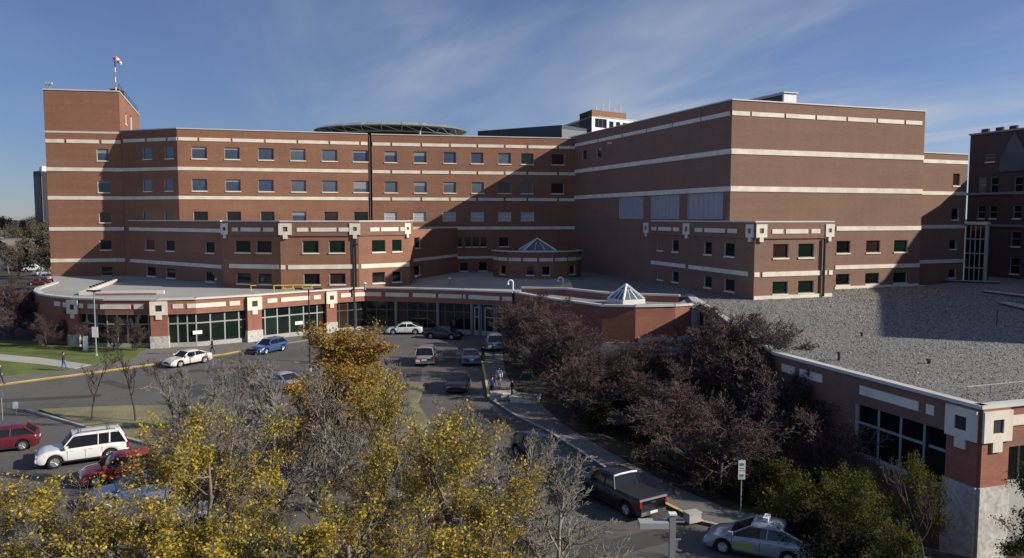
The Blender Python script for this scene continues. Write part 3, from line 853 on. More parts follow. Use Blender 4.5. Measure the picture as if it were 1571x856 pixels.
pband(5,[(119,128),(135,150)]); pband(6,[(154,200),(205.5,220.5)]); pband(4,[(84,93),(97,107)])
pband(7,[(265,281),(287,300)]); pband(8,[(300,346),(352,368)])
pband(9,[(410,425),(431,445)]); pband(10,[(445,475),(481,492)])
pband(11,[(522.5,538),(541,560)]); pband(12,[(560,585),(591.5,627)]); pband(13,[(631,669),(673,709)]); pband(14,[(711,714.5),(719,766.5),(771,786)])
def pillar(root, p, q, s, w=1.75, zt=5.3, stone_h=1.45, emb=True, zb=0):
    rail_box(root, 'pillar', p, q, s-w/2, s+w/2, stone_h, zt+.1, .16, M['brick_low'], .4)
    rail_box(root, 'pillar_base', p, q, s-w/2-.08, s+w/2+.08, zb, stone_h, .24, M['block'], .4)
    if emb:
        t, n = walldir(p, q)
        emblem(root, p+n*.16, q+n*.16, s, zt, w+.06, .12, h=1.5)
def pill(px, i, w=1.75, **k): pillar(pd, pc[i], pc[i+1], sx(pc[i], pc[i+1], px, 4), w, **k)
pill(113.5, 5, 1.5); pill(244, 7); pill(389.5, 9); pill(508, 11, 1.35)
for px in (607, 671, 723, 735):
    i = 12 if px < 640 else (13 if px < 710 else 14)
    s = sx(pc[i], pc[i+1], px, 2); w = W3(pc[i],pc[i+1],s,0,-.2)
    MB().tube([(w.x,w.y,0),(w.x,w.y,3.9)], .2, 10).build('column', M['frame'], pd)
# entrance doors in pale frames
for px0, px1 in ((727,737),(743,757),(760,769)):
    p, q = pc[14], pc[15]; s0, s1 = sx(p,q,px0,2), sx(p,q,px1,2)
    for s in (s0, s1): rail_box(pd, 'door_frame', p, q, s-.07, s+.07, .13, 3.5, -.2, M['frame_grey'], .34)
    for z in (2.2, 3.4): rail_box(pd, 'door_frame', p, q, s0+.07, s1-.07, z, z+.12, -.2, M['frame_grey'], .34)
# roof (follows the facades) and its details
rp = [p.copy() for p in pc] + [G(870,108,6), G(905,132,6), G(706,132,6), G(640,120,6), G(560,122,6), G(300,118,6), T1, T0]
roofslab(pd, rp, ZR-.02, M['gravel_l'])
# stone course along pillars' feet and shopfront sign boxes
for px, i in ((304,8),(460,10)):
    s = sx(pc[i], pc[i+1], px, 2); rail_box(pd, 'door_notice', pc[i], pc[i+1], s-.5, s+.5, 1.5, 1.9, -.26, M['white'], .33)
# raised ridge on the roof (left)
rr = empty('roof_ridge', (-48, 96, ZR), label='long low raised roof kerb with rust coloured edge on the left podium roof', cat='roof kerb', world_off=True)
a, b, c, d = GP(122,452,5.45).to_2d(), GP(252,450,5.45).to_2d(), GP(182,430,5.45).to_2d(), GP(240,451.5,5.45).to_2d()
def bar(root, name, p, q, w, z0, z1, m):
    t = (q-p).normalized(); n = Vector((t.y,-t.x))*w/2
    MB().prism([p-n*-1, q+n, q-n, p-n], z0, z1, bottom=True).build(name, m, root)
bar(rr, 'kerb', a, b, .5, ZR, ZR+.42, M['cap']); bar(rr, 'kerb', a+Vector((0,.4)), c, .5, ZR, ZR+.40, M['cap'])
bar(rr, 'rust_strip', a+Vector((2,-.35)), d, .15, ZR, ZR+.22, M['brick_low'])
mb = MB()
for i in range(10):
    p = a.lerp(c, .25+i*.075); mb.box(p.x-.15,p.x+.15,p.y-.1,p.y+.1,ZR+.41,ZR+.62)
mb.build('clamps', M['dark_metal'], rr)
# yellow gas pipes on the roof
gp_ = empty('roof_gas_pipe', (-30, 98, ZR), label='yellow gas pipe on short stands along the podium roof before the bays', cat='pipe', world_off=True)
my = mat('yellow_pipe', (.62,.52,.10), .5)
P0, P1 = GP(385,445,5.6).to_2d(), GP(478,437,6.2).to_2d(); P2 = GP(420,438,6.2).to_2d()
MB().tube([(P0.x,P0.y,ZR+.1),(P0.x,P0.y,ZR+.75),(P0.x+.6,P0.y+.2,ZR+.75)], .07, 6).build('riser', my, gp_)
MB().tube([(P2.x,P2.y,6.2),(P1.x,P1.y,6.2)], .07, 6).build('pipe', my, gp_)
MB().tube([(P2.x+1,P2.y,5.8),(P1.x,P1.y,5.8)], .05, 6).build('pipe', my, gp_)
for k in (0,.25,.5,.75,1):
    p = P2.lerp(P1, k); MB().box(p.x-.06,p.x+.06,p.y-.06,p.y+.06,ZR,6.25).build('stand', my, gp_)
# roof vents
vents = [(332,437.5),(377,436),(485,440),(600,436),(638,433),(690,436),(725,407),(560,444)]
for i,(x,y) in enumerate(vents):
    p = GP(x, y, 5.45)
    lab = ['stubby vent on the podium roof left of the yellow pipe','thin vent just left of the yellow pipe on the podium roof','white vent behind the middle pillar of the podium','small vent on the podium roof edge nearest the lit bay','dark vent standing in the shaded roof behind the entrance','vent above the entrance lettering on the podium roof','pale cabinet at the foot of the shaded back wall','small vent at the bend of the podium roof edge'][i]
    r = empty('roof_vent', (p.x, p.y, ZR), label=lab, cat='vent', group='vents on the podium roof')
    h_ = .75 if i != 6 else 1.4
    MB().tube([(0,0,0),(0,0,h_)], .12 if i != 6 else .3, 8).build('pipe', M['grey_metal'], r)
    MB().tube([(0,0,h_+.04),(0,0,h_+.22)], [.24,.10] if i != 6 else [.45,.3], 8).build('cap', M['white'], r)

# ================================================================== round pavilion in front of the entrance
pv = empty('round_pavilion', (8, 86, 0), label='low rounded brick pavilion right of the entrance with pale coping', cat='building', world_off=True)
Q = [G(786,94.3,5), G(822,89.0,5), G(868,84.2,5), G(923,79.6,5), G(975,79.0,5), G(1036,79.6,5), G(1072,80.8,5)]
Qe = Q[-1] + Vector((1.2, 9.5))
for i in range(len(Q)-1):
    ops = []
    wall(pv, Q[i], Q[i+1], 0, 5.42, M['brick_low'])
    coping(pv, Q[i], Q[i+1], 5.42, .2, .12, .5)
    rail_box(pv, 'stone_course', Q[i], Q[i+1], 0, (Q[i+1]-Q[i]).length, 0, 1.75, .14, M['block'])
wall(pv, Q[-1], Qe, 0, 5.42, M['brick_low']); coping(pv, Q[-1], Qe, 5.42, .2)
for i in (4,5): rail_box(pv, 'stone_band', Q[i], Q[i+1], .3, (Q[i+1]-Q[i]).length-.3, 1.76, 2.3, .16, M['stone'])
rail_box(pv, 'corner_pier', Q[5], Q[6], (Q[6]-Q[5]).length-.9, (Q[6]-Q[5]).length, .0, 5.3, .2, M['block'])
# inner upstand: brick wall with pale top (seen beyond the front parapet)
I0, I1, I2, I3 = GP(800,440,6.2).to_2d(), GP(868,441.5,6.2).to_2d(), G(935,86.5,6), G(1042,84.0,6)
for a, b in ((I0,I1),(I1,I2),(I2,I3)):
    wall(pv, a, b, ZR-.1, 6.0, M['brick_low'], name='upstand'); coping(pv, a, b, 6.0, .2, .12, .4)
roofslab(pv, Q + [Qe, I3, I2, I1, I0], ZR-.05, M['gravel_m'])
s_ = GP(958, 459.5, 5.6)
pyramid('skylight', (s_.x, s_.y-1.2, ZR-.1), 2.7, 1.5, 'white framed pyramid skylight on the round pavilion roof', M['g_blue2'], R(28), base=.55, rib=.15)
for x, y, lb_ in ((787,446,'hooked white vent pipe at the left end of the pavilion roof'), (864,441,'hooked white vent pipe in the middle of the pavilion roof')):
    p = GP(x, y, 5.7); r = empty('hooked_vent', (p.x, p.y+.3, 5.45), label=lb_, cat='vent')
    hk = [(0,0,0),(0,0,1.2)] + [(-.3+.3*math.cos(R(a)),0,1.2+.3*math.sin(R(a))) for a in range(15,200,25)]
    MB().tube(hk, .10, 7).build('pipe', M['white'], r); MB().tube([hk[-1], (hk[-1][0],0,hk[-1][2]-.2)], .15, 7).build('mouth', M['white'], r)

# ================================================================== right podium with gravel roof
gr = empty('gravel_roof_podium', (30, 70, 0), label='single storey podium with wide grey gravel roof and corner stone emblem', cat='building', world_off=True)
R1 = PF(1190, 540); R2 = PF(1505, 621.5)
dr = (R2-R1).normalized()
R0 = Qe
ud = Vector((-dr.y, dr.x)).normalized()
R3 = R2 + ud*30
roofslab(gr, [R0, R1, R2, R3, Vector((110, 45)), Vector((110,125)), G(1535,125,5.4), D1, B, A, K0, G(870,125,5.4), G(880,100,5.4)], ZR, M['gravel'])
Lr = (R2-R1).length
wall(gr, R0, R1, 0, ZP, M['brick_low'])
g5 = np.random.default_rng(9); n5 = 60000
xs = g5.uniform(16.5, 62, n5); ys = 36 + 66*g5.uniform(0,1,n5)**1.25
tq = (R1-Vector((R2.x,R2.y))).normalized()
side1 = (xs-R2.x)*tq.y-(ys-R2.y)*tq.x > .6
side2 = (xs-R2.x)*ud.y*-1+(ys-R2.y)*ud.x > .8
tq2 = (Qe-R1).normalized(); side3 = ((xs-R1.x)*tq2.y-(ys-R1.y)*tq2.x > .6) | (ys < R1.y)
ok = side1 & side2 & side3
xs, ys = xs[ok], ys[ok]; n5 = len(xs); s5 = g5.uniform(.022,.07,n5)*(1+.012*(ys-36)); a5 = g5.uniform(0,6.28,n5)
c5 = np.stack([xs,ys,np.full(n5,ZR+.002)],1)
def off5(k, r, h): return c5+np.stack([np.cos(a5+k)*s5*r, np.sin(a5+k)*s5*r, s5*h],1)
V5 = np.stack([off5(0,1,0),off5(1.9,1,0),off5(4.0,1.1,0),off5(.7,.25,.9)],1).reshape(-1,3)
F5 = (np.arange(n5)*4)[:,None,None]+np.array([[0,1,3],[1,2,3],[2,0,3]])[None]
me5 = fast_mesh('gravel_stones', V5-np.array(gr['_o']), F5.reshape(-1,3), M['stones'], 3)
o5 = link('gravel_stones', me5, gr); o5['kind'] = 'stuff'
# shaded long side: darker brick carries its shade; fascia, glazing bay, corner pillar
p, q = R1, R2
sA, sBb = sx(p,q,1312,3), sx(p,q,1452,3)
ops = [(sA, sBb, .95, 3.85)]
wall(gr, p, q, -3.2, ZP, M['brick_fascia_shade'], ops, rev=.45)
nm = 4
for i in range(nm):
    s0, s1 = sA+(sBb-sA)*i/nm, sA+(sBb-sA)*(i+1)/nm
    window(gr, p, q, s0, s1, .95, 2.75, 'g_green' if i == 3 else 'g_dark', rev=.25, sill=False, frame='frame_grey')
    window(gr, p, q, s0, s1, 2.75, 3.85, 'g_dark', rev=.25, sill=False, frame='frame_grey')
rail_box(gr, 'stone_sill', p, q, sA, sBb, .8, .95, .1, M['concrete'])
band(gr, p, q, 4.70, .5, .07, [(sx(p,q,1320,4.7), sx(p,q,1410,4.7)), (sx(p,q,1422,4.7), sx(p,q,1434,4.7))])
band(gr, p, q, 4.70, .5, .07, [(sx(p,q,1228,4.7), sx(p,q,1262,4.7)), (sx(p,q,1200,4.7), sx(p,q,1220,4.7))])
coping(gr, p, q, ZP, .18, .16, .35); coping(gr, R0, R1, ZP, .18, .16, .35)
pillar(gr, p, q, Lr-.86, 1.72, zb=-3.2, stone_h=1.6)
# sunlit front, right of the corner
p, q = R2, R3
pillar(gr, p, q, .86, 1.72, zb=-3.2, stone_h=1.6)
wall(gr, p, q, 3.85, ZP, M['brick_low'], name='fascia'); coping(gr, p, q, ZP, .18, .16, .35)
band(gr, p, q, 4.70, .5, .07, [(1.95, 5.5),(6,9.5)])
rail_box(gr, 'lintel', p, q, 1.72, 30, 3.4, 3.85, .02, M['brick_fascia_shade'], .4)
t, n = walldir(p, q)
pb, qb = p-n*2.6, q-n*2.6
for i in range(9):
    window(gr, pb, qb, 1.0+i*1.6, 2.6+i*1.6, .5, 3.4, 'g_green', rev=0, sill=False, frame='frame_grey')
rail_box(gr, 'plinth', pb, qb, 0, 28, -3, .5, .12, M['concrete'])
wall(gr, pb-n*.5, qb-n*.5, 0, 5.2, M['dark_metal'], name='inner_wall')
# roof edge flashing upstand and small items on gravel
mb = MB()
for px, py in ((1230,523),(1322,512),(1425,556)): pass
items = [((1322,516),.12,.22,'small black vent stub in the middle of the gravel roof'),((1425,558),.14,.2,'short black vent stub near the front of the gravel roof'),((1287,553),.12,.45,'vent post at the edge of the gravel roof behind the maroon tree'),((1529,497),.06,1.1,'thin post standing in the shaded part of the gravel roof')]
for (x,y),r_,h_,lb_ in items:
    p = GP(x,y,ZR); e_ = empty('roof_vent', (p.x,p.y,ZR), label=lb_, cat='vent', group='vents on the gravel roof')
    MB().tube([(0,0,0),(0,0,h_)], r_*.7, 8).build('pipe', M['dark_metal'], e_); MB().tube([(0,0,h_+.003),(0,0,h_+.1)], [r_*1.3,r_], 8).build('cap', M['dark_metal'], e_)
# low roof curbs at the far right
for (x0,y0,x1,y1),lb_ in (((1512,448,1571,455),'long low black roof curb near the glass link'),((1541,466,1571,473),'short low black roof curb at the right edge'),((1450,431,1505,433),'thin dark roof curb at the foot of the annex')):
    a, b = GP(x0,y0,ZR+.1).to_2d(), GP(x1,y1,ZR+.1).to_2d(); b = a+(b-a)*1.5
    e_ = empty('roof_curb', (a.x,a.y,ZR), label=lb_, cat='roof curb', world_off=True)
    bar(e_, 'upstand', a, b, 1.0, ZR, ZR+.22, M['dark_metal']); bar(e_, 'lid', a, b, 1.2, ZR+.223, ZR+.30, M['frame_grey'])
# safety rail at front corner
sr = empty('roof_guard_rail', (24, 40, ZR), label='thin pale guard rail on the gravel roof near the front corner', cat='rail', world_off=True)
a = GP(1483,612,ZR).to_2d(); b = GP(1571,603,ZR).to_2d(); b = a+(b-a)*1.6
for k in range(5):
    p = a.lerp(b,k/4); MB().tube([(p.x,p.y,ZR),(p.x,p.y,ZR+.62)], .02, 5).build('post', M['frame_grey'], sr)
MB().tube([(a.x,a.y,ZR+.62),(b.x,b.y,ZR+.62)], .02, 5).build('rail', M['frame_grey'], sr)

# ================================================================== rooftop and far structures
hp = empty('helipad', (0, 0, 0), label='round helipad deck with mesh skirt above the long wing roof', cat='helipad', world_off=True)
hc = G(600, 152, 31); hr = 14.6; nseg = 24
def ring(r, z): return [(hc.x + r*math.cos(2*math.pi*i/nseg), hc.y + r*.8*math.sin(2*math.pi*i/nseg), z) for i in range(nseg)]
MB().prism([(x,y) for x,y,_ in ring(hr-1.8,0)], 31.4, 32.0, bottom=True).build('deck', mat('helipad_deck', (.20,.22,.21), .8, var=.1), hp)
mm = mat('helipad_mesh', (.30,.33,.28), .6, metal=.2, var=.3, vscale=1.2)
hp.location.z = -.45
a1, a2, a3 = ring(hr-1.8, 32.0), ring(hr, 31.4), ring(hr-1.4, 30.4)
for i in range(nseg):
    j = (i+1)%nseg
    MB().face([a2[i],a2[j],a1[j],a1[i]]).build('skirt_panel', mm, hp)
mb = MB()
for i in range(nseg):
    j = (i+1)%nseg
    mb.tube([a2[i],a3[j]],.07,4); mb.tube([a3[i],a2[i]],.07,4); mb.tube([a3[i],a3[j]],.09,4); mb.tube([a2[i],a2[j]],.09,4); mb.tube([a1[i],a2[i]],.06,4)
mb.build('truss', M['grey_metal'], hp)
for i in range(0, nseg, 4): MB().tube([(a3[i][0],a3[i][1],28),(a3[i][0],a3[i][1],30.5)], .25, 6).build('leg', M['grey_metal'], hp)
MB().prism([(x*.0+x,y) for x,y,_ in ring(hr-3,0)], 30.6, 31.4, bottom=True).build('under_frame', M['dark_metal'], hp)
dk = empty('far_dark_roof', (0,0,0), label='dark sloping roof rising behind the wing right of the helipad', cat='building', world_off=True)
a, b, c = G(733,178,30), G(862,170,30), G(900,175,30)
za, zb = ZD(201,178), ZD(191.5,170)
mb = MB(); mb.face([(a.x,a.y,26),(b.x,b.y,26),(b.x,b.y,zb),(a.x,a.y,za)]); mb.face([(b.x,b.y,26),(c.x,c.y,26),(c.x,c.y,zb-.3),(b.x,b.y,zb)])
mb.face([(a.x,a.y,za),(b.x,b.y,zb),(b.x,b.y+25,zb),(a.x,a.y+25,za)]); mb.face([(b.x,b.y,zb),(c.x,c.y,zb-.3),(c.x,c.y+25,zb-.3),(b.x,b.y+25,zb)])
mb.face([(a.x,a.y+25,26),(a.x,a.y,26),(a.x,a.y,za),(a.x,a.y+25,za)]); mb.face([(c.x,c.y+25,26),(a.x,a.y+25,26),(a.x,a.y+25,za),(c.x,c.y+25,zb-.3)])
mb.build('roof', mat('blue_black_metal', (.035,.05,.055), .45), dk)
MB().prism([(b.x,b.y-.1),(c.x,c.y-.1),(c.x,c.y),(b.x,b.y)], 26, zb-.9).build('panel', mat('slate_panel', (.16,.17,.19), .6), dk)
mt = empty('distant_block', (0,0,0), label='distant brick tower with white window bays behind the hospital roof', cat='building', world_off=True)
a, b, c = G(889,212,38), G(908,203,38), G(984,214,38)
zt_ = ZD(168,203)
bk = Vector((-12,40))
wall(mt, a, b, 10, zt_, M['brick_dark']); wall(mt, c, c+bk, 10, zt_-2, M['brick'])
MB().prism([b, b.lerp(c,.68), b.lerp(c,.68)+Vector((-3,12)), a], zt_-1.6, zt_).build('penthouse', M['brick'], mt)
zw = zt_-1.6
ops = []
Lc = (c-b).length
for j in range(3):
    for i in range(7):
        if i < 2: continue
        s0 = Lc*(.32+.68*(i-2)/5)+.3; ops.append((s0, s0+Lc*.68/5-.9, zw-2.6-3.2*j, zw-.9-3.2*j))
for o_ in ops: window(mt, b, c, *o_, 'g_dark', sill=False)
s0 = Lc*.05; 
for j in range(3):
    o_ = (Lc*.06, Lc*.29, zw-2.8-3.2*j, zw-.5-3.2*j); ops.append(o_); window(mt, b, c, *o_, 'g_blue' if j else 'g_dark', sill=False, split=2)
wall(mt, b, c, 10, zw, M['white'], ops)
MB().prism([a,b,c,c+bk,a+bk], zw-.3, zw+.1).build('roof', M['cap'], mt)
for i in range(5):
    p = b.lerp(c,.1+.12*i); MB().tube([(p.x,p.y+2,zt_),(p.x,p.y+2,zt_+1.4+(i%3))], .12, 5).build('antenna', M['white'], mt)
fb = empty('far_office_tower', (0,0,0), label='distant dark office tower with pale top on the left horizon', cat='building', world_off=True)
a, b, c = G(54,420,16), G(66,412,16), G(79,420,16)
zt_ = ZD(262,415)
for p, q, m_ in ((a,b,'g_blue'),(b,c,'g_dark')):
    ops = []
    Lw = (q-p).length
    for i in range(3):
        s0 = Lw*i/3+.25; o_ = (s0, s0+Lw/3-.5, 2, zt_-3); window(fb, p, q, *o_, 'g_blue' if m_=='g_blue' else 'g_brown', sill=False, hsplit=.5); ops.append(o_)
    wall(fb, p, q, 0, zt_, mat('tower_cladding', (.20,.22,.25), .6), ops)
MB().prism([a,b,c,c+Vector((-3,12)),a+Vector((-3,12))], 0, zt_-.5).build('core', M['dark_metal'], fb)
MB().prism([a+Vector((1.5,3)),b+Vector((0,1)),c+Vector((-1,3)),c+Vector((-3,9))], zt_, zt_+2.4).build('plant_room', M['white'], fb)
# ================================================================== ground
def sheet(name, pts, z, m, kind='structure'):
    mb = MB(); mb.face([(p[0],p[1],z) for p in pts]); o = mb.build(name, m); o['kind'] = kind; return o
PX0, PX1, PY0, PY1 = -6.0, 60.0, 14.0, 84.0
mb = MB()
for x0,x1,y0,y1 in ((-2500,2500,-300,PY0),(-2500,2500,PY1,4500),(-2500,PX0,PY0,PY1),(PX1,2500,PY0,PY1)):
    mb.face([(x0,y0,-.02),(x1,y0,-.02),(x1,y1,-.02),(x0,y1,-.02)])
o = mb.build('ground', M['land']); o['kind'] = 'structure'
INN = [GP(x,y).to_2d() for x,y in ((1540,885),(1350,842),(1220,812),(1110,782),(1030,748),(935,697),(862,652),(830,622),(790,600),(776,575),(770,540))]
def sdist(x, y):
    best = 1e9; sg = 1
    for a, b in zip(INN[:-1], INN[1:]):
        ab = b-a; t = max(0,min(1,((x-a.x)*ab.x+(y-a.y)*ab.y)/ab.length_squared)); dx, dy = x-a.x-ab.x*t, y-a.y-ab.y*t
        d_ = math.hypot(dx,dy)
        if d_ < best: best = d_; sg = 1 if (ab.x*dy-ab.y*dx) < 0 else -1
    return best*sg
def sstep(t): t = max(0,min(1,t)); return t*t*(3-2*t)
def gz(x, y):
    s = sdist(x, y)
    if s < 0: return -.03
    return .12 - 2.9*sstep((s-.5)/6.5)*sstep((60-y)/16)
def pit():
    nx, ny = 90, 95; V = []; Fq = []
    for j in range(ny):
        for i in range(nx):
            x = PX0+(PX1-PX0)*i/(nx-1); y = PY0+(PY1-PY0)*j/(ny-1)
            V.append((x, y, gz(x,y)))
    for j in range(ny-1):
        for i in range(nx-1):
            a = j*nx+i; Fq.append((a,a+1,a+nx+1,a+nx))
    o = link('planting_slope', fast_mesh('planting_slope', V, Fq, M['soil'], 4)); o['kind'] = 'structure'
pit()
sheet('car_park', [(-60,4)]+[(INN[0].x+2,4)]+[(p.x,p.y) for p in INN]+[(1.5,110),(-80,110),(-110,60)], 0.0, M['asphalt'])
def raised(name, pts, h, m, z0=-.03, kind='structure'):
    pts = [p.to_2d() if len(p) == 3 else Vector(p) for p in pts]
    a = sum(pts[i].x*pts[(i+1)%len(pts)].y - pts[(i+1)%len(pts)].x*pts[i].y for i in range(len(pts)))
    if a < 0: pts = pts[::-1]
    o = MB().prism(pts, z0, h).build(name, m); o['kind'] = kind; return o
gp = GP
# left: pavement along the kerb, lawn, path
kl = [(-60,600),(0,592),(60,584),(120,576.5),(218,563),(300,551),(345,545),(400,534),(470,524),(520,516.5),(560,512.5),(600,510),(660,508),(740,507),(786,508)]
kl2 = [gp(x,y) for x,y in kl]
far = [gp(786,497),gp(650,500),gp(560,503),gp(500,508),gp(392,516),gp(240,522),gp(100,522),gp(20,522),gp(-60,522)]
raised('pavement', kl2+far, .13, M['sidewalk'])
def kerb(name, pts, w=.22, h=.15, m=None, label=None):
    pts = [Vector((p[0],p[1])) for p in pts]
    o = None; mb = MB()
    for a, b in zip(pts[:-1], pts[1:]):
        t = (b-a).normalized(); n = Vector((-t.y,t.x))*w
        mb.prism([a, b, b+n, a+n], 0, h)
    o = mb.build(name, m or M['kerb_y']); o['kind'] = 'structure'; return o
kerb('yellow_kerb', kl2[:8], m=M['kerb_y']); kerb('kerb', kl2[7:], m=M['concrete'])
lawn = [gp(-60,584),gp(0,580),gp(75,573),gp(115,568),gp(60,561),gp(0,555.5),gp(-60,551)]
raised('lawn', lawn, .17, M['grass'], .05)
lawn = [gp(-60,545),gp(0,545.5),gp(60,551),gp(130,561),gp(200,556),gp(215,543),gp(235,533),gp(150,530),gp(60,528),gp(0,522),gp(-80,505)]
raised('lawn', lawn, .17, M['grass'], .05)
raised('path', [gp(-60,551),gp(0,555.5),gp(60,561),gp(115,568),gp(140,562),gp(60,551),gp(0,545.5),gp(-60,545)], .172, M['concrete'], .05)
raised('planting_bed', [gp(-100,522),gp(235,527),gp(232,519),gp(60,500),gp(-100,500)], .2, M['soil'], .05)
# parking islands
isl = [gp(60,630),gp(200,624),gp(330,626),(gp(430,660)),gp(330,700),gp(250,690),gp(150,662)]
raised('parking_island', isl, .14, M['grass_dry'])
kerb('kerb', [gp(40,631),gp(150,663),gp(250,691),gp(330,701)], .2, .15, M['concrete'])
isl2 = [gp(474,598),gp(545,592),gp(585,579),gp(600,584),gp(655,590),gp(640,620),gp(660,650),gp(600,690),gp(480,660),gp(455,620)]
raised('drive_island', isl2, .14, M['grass_dry'])
kerb('yellow_kerb', [gp(552,590),gp(586,578.5)], .35, .17, M['kerb_y'])
# right: pavement beside the drive and planting slope
kr = [gp(738,556),gp(744,585),(gp(748,612)),gp(790,640),gp(840,664),gp(930,722),gp(1010,772),gp(1075,804),gp(1180,829),gp(1330,862),gp(1500,900)]
inn = [gp(1540,885),gp(1350,842),gp(1220,812),gp(1110,782),gp(1030,748),gp(935,697),gp(862,652),gp(830,622),gp(790,600),gp(776,575),gp(770,540)]
raised('pavement', kr+inn, .13, M['sidewalk'])
kerb('kerb', kr[1:2]+kr[2:6], .2, .15, M['concrete']); kerb('yellow_kerb', kr[5:8], .2, .152, M['kerb_y']); kerb('kerb', kr[7:], .2, .15, M['concrete'])
kerb('yellow_kerb', kr[0:3], .2, .152, M['kerb_y'])
patchm = mat('asphalt_patch', (.065,.062,.058), .92, var=.15, vscale=.6)
for k,(x,y,w_,h_,a_) in enumerate(((350,566,7,1.6,.3),(300,600,2.2,5,.5),(560,535,6,1.3,-.1),(630,575,2.0,6,.1),(960,835,5,1.5,.5),(60,612,9,1.2,.25),(690,545,1.4,8,.05),(40,760,3,2,.2),(500,560,1.2,7,1.1),(180,590,1.0,5,.9))):
    p_ = GP(x,y); mb = MB(); c_, s_ = math.cos(a_), math.sin(a_)
    mb.face([(p_.x+c_*u-s_*v, p_.y+s_*u+c_*v, .004) for u,v in ((-w_/2,-h_/2),(w_/2,-h_/2),(w_/2,h_/2),(-w_/2,h_/2))]); o = mb.build('asphalt_patch', patchm); o['kind'] = 'structure'
for x,y,lb_ in ((455,556,'iron drain grate in the forecourt right of the blue hatchback'),(250,585,'iron drain grate in the drive below the cream sedan'),(610,548,'iron drain grate in the shaded drive')):
    p_ = GP(x,y); r = empty('drain_cover', (p_.x,p_.y,.005), label=lb_, cat='drain cover')
    MB().tube([(0,0,0),(0,0,.02)], .38, 16).build('ring', M['dark_metal'], r); MB().tube([(0,0,.021),(0,0,.027)], .3, 16).build('lid', M['grey_metal'], r)
# far land rise behind on the left, with a wood
def terrain():
    nx, ny = 60, 30; V = []; Fq = []
    for j in range(ny):
        for i in range(nx):
            x = -900 + 1800*i/(nx-1); y = 260 + 900*(j/(ny-1))**1.5
            h = max(0,(y-300))*.012 + 3*math.sin(x*.011)*min(1,(y-260)/200) + (2.0*math.sin(x*.03+y*.02))*min(1,(y-260)/200)
            V.append((x,y,max(-.01,h)))
    for j in range(ny-1):
        for i in range(nx-1):
            a = j*nx+i; Fq.append((a,a+1,a+nx+1,a+nx))
    o = link('hills', fast_mesh('hills', V, Fq, M['land'], 4)); o['kind']='structure'
terrain()

# ================================================================== cars
M['tyre'] = mat('tyre_rubber', (.015,.015,.016), .8)
M['rim'] = mat('alloy_rim', (.45,.46,.48), .35, metal=.7)
M['carglass'] = mat('car_glass', (.012,.014,.017), .07, spec=.6)
M['lamp_w'] = mat('headlamp_lens', (.75,.76,.76), .15)
M['lamp_r'] = mat('tail_lamp', (.35,.012,.010), .25)
M['plate'] = mat('number_plate', (.7,.7,.68), .5)
M['trim'] = mat('black_trim', (.02,.02,.022), .6)
M['chrome'] = mat('chrome', (.7,.7,.7), .15, metal=.9)
def paint(name, c, metal=.25, rough=.32): return mat(name, c, rough, metal=metal, coat=.7)
def lerp_prof(prof, x):
    for (x0,v0),(x1,v1) in zip(prof[:-1], prof[1:]):
        if x <= x1: 
            k = (x-x0)/(x1-x0); k = k*k*(3-2*k)*.5 + k*.5
            return v0+(v1-v0)*k
    return prof[-1][1]
CARS = {
 # length, width, hood/belt profile, roof polyline (x,z) greenhouse: base front, top front, top rear, base rear
 'sedan': dict(L=4.65, W=1.80, belt=[(-2.33,.72),(-2.2,.93),(-1.6,1.0),(0,.95),(1.0,.90),(1.9,.78),(2.25,.62),(2.33,.5)], gh=(1.05,.35,-.85,-1.75), top=1.43, wb=(-1.35,1.38), wr=.33),
 'hatch': dict(L=4.15, W=1.78, belt=[(-2.08,.72),(-2.0,.98),(-1.5,1.02),(0,.97),(.9,.92),(1.6,.82),(1.95,.66),(2.08,.5)], gh=(1.05,.30,-1.35,-1.95), top=1.50, wb=(-1.22,1.28), wr=.33),
 'suv': dict(L=4.85, W=1.92, belt=[(-2.42,.8),(-2.38,1.08),(-1.5,1.12),(0,1.10),(1.0,1.08),(1.9,1.0),(2.3,.85),(2.42,.6)], gh=(1.05,.45,-1.95,-2.3), top=1.83, wb=(-1.42,1.45), wr=.38),
 'minivan': dict(L=4.9, W=1.92, belt=[(-2.45,.8),(-2.4,1.02),(-1.5,1.05),(0,1.0),(1.2,.98),(1.9,.88),(2.3,.72),(2.45,.5)], gh=(1.45,.60,-2.0,-2.32), top=1.76, wb=(-1.45,1.5), wr=.35),
 'taxi': dict(L=4.60, W=1.76, belt=[(-2.3,.85),(-2.25,1.05),(-1.6,1.06),(0,.96),(1.1,.90),(1.8,.76),(2.15,.62),(2.3,.48)], gh=(1.30,.25,-.95,-2.05), top=1.49, wb=(-1.3,1.42), wr=.32),
 'pickup': dict(L=5.6, W=1.95, belt=[(-2.8,.95),(-2.78,1.15),(-1.5,1.16),(0,1.14),(1.2,1.12),(2.2,1.06),(2.6,.92),(2.8,.62)], gh=(1.35,.85,-.55,-.80), top=1.83, wb=(-1.75,1.75), wr=.40),
}
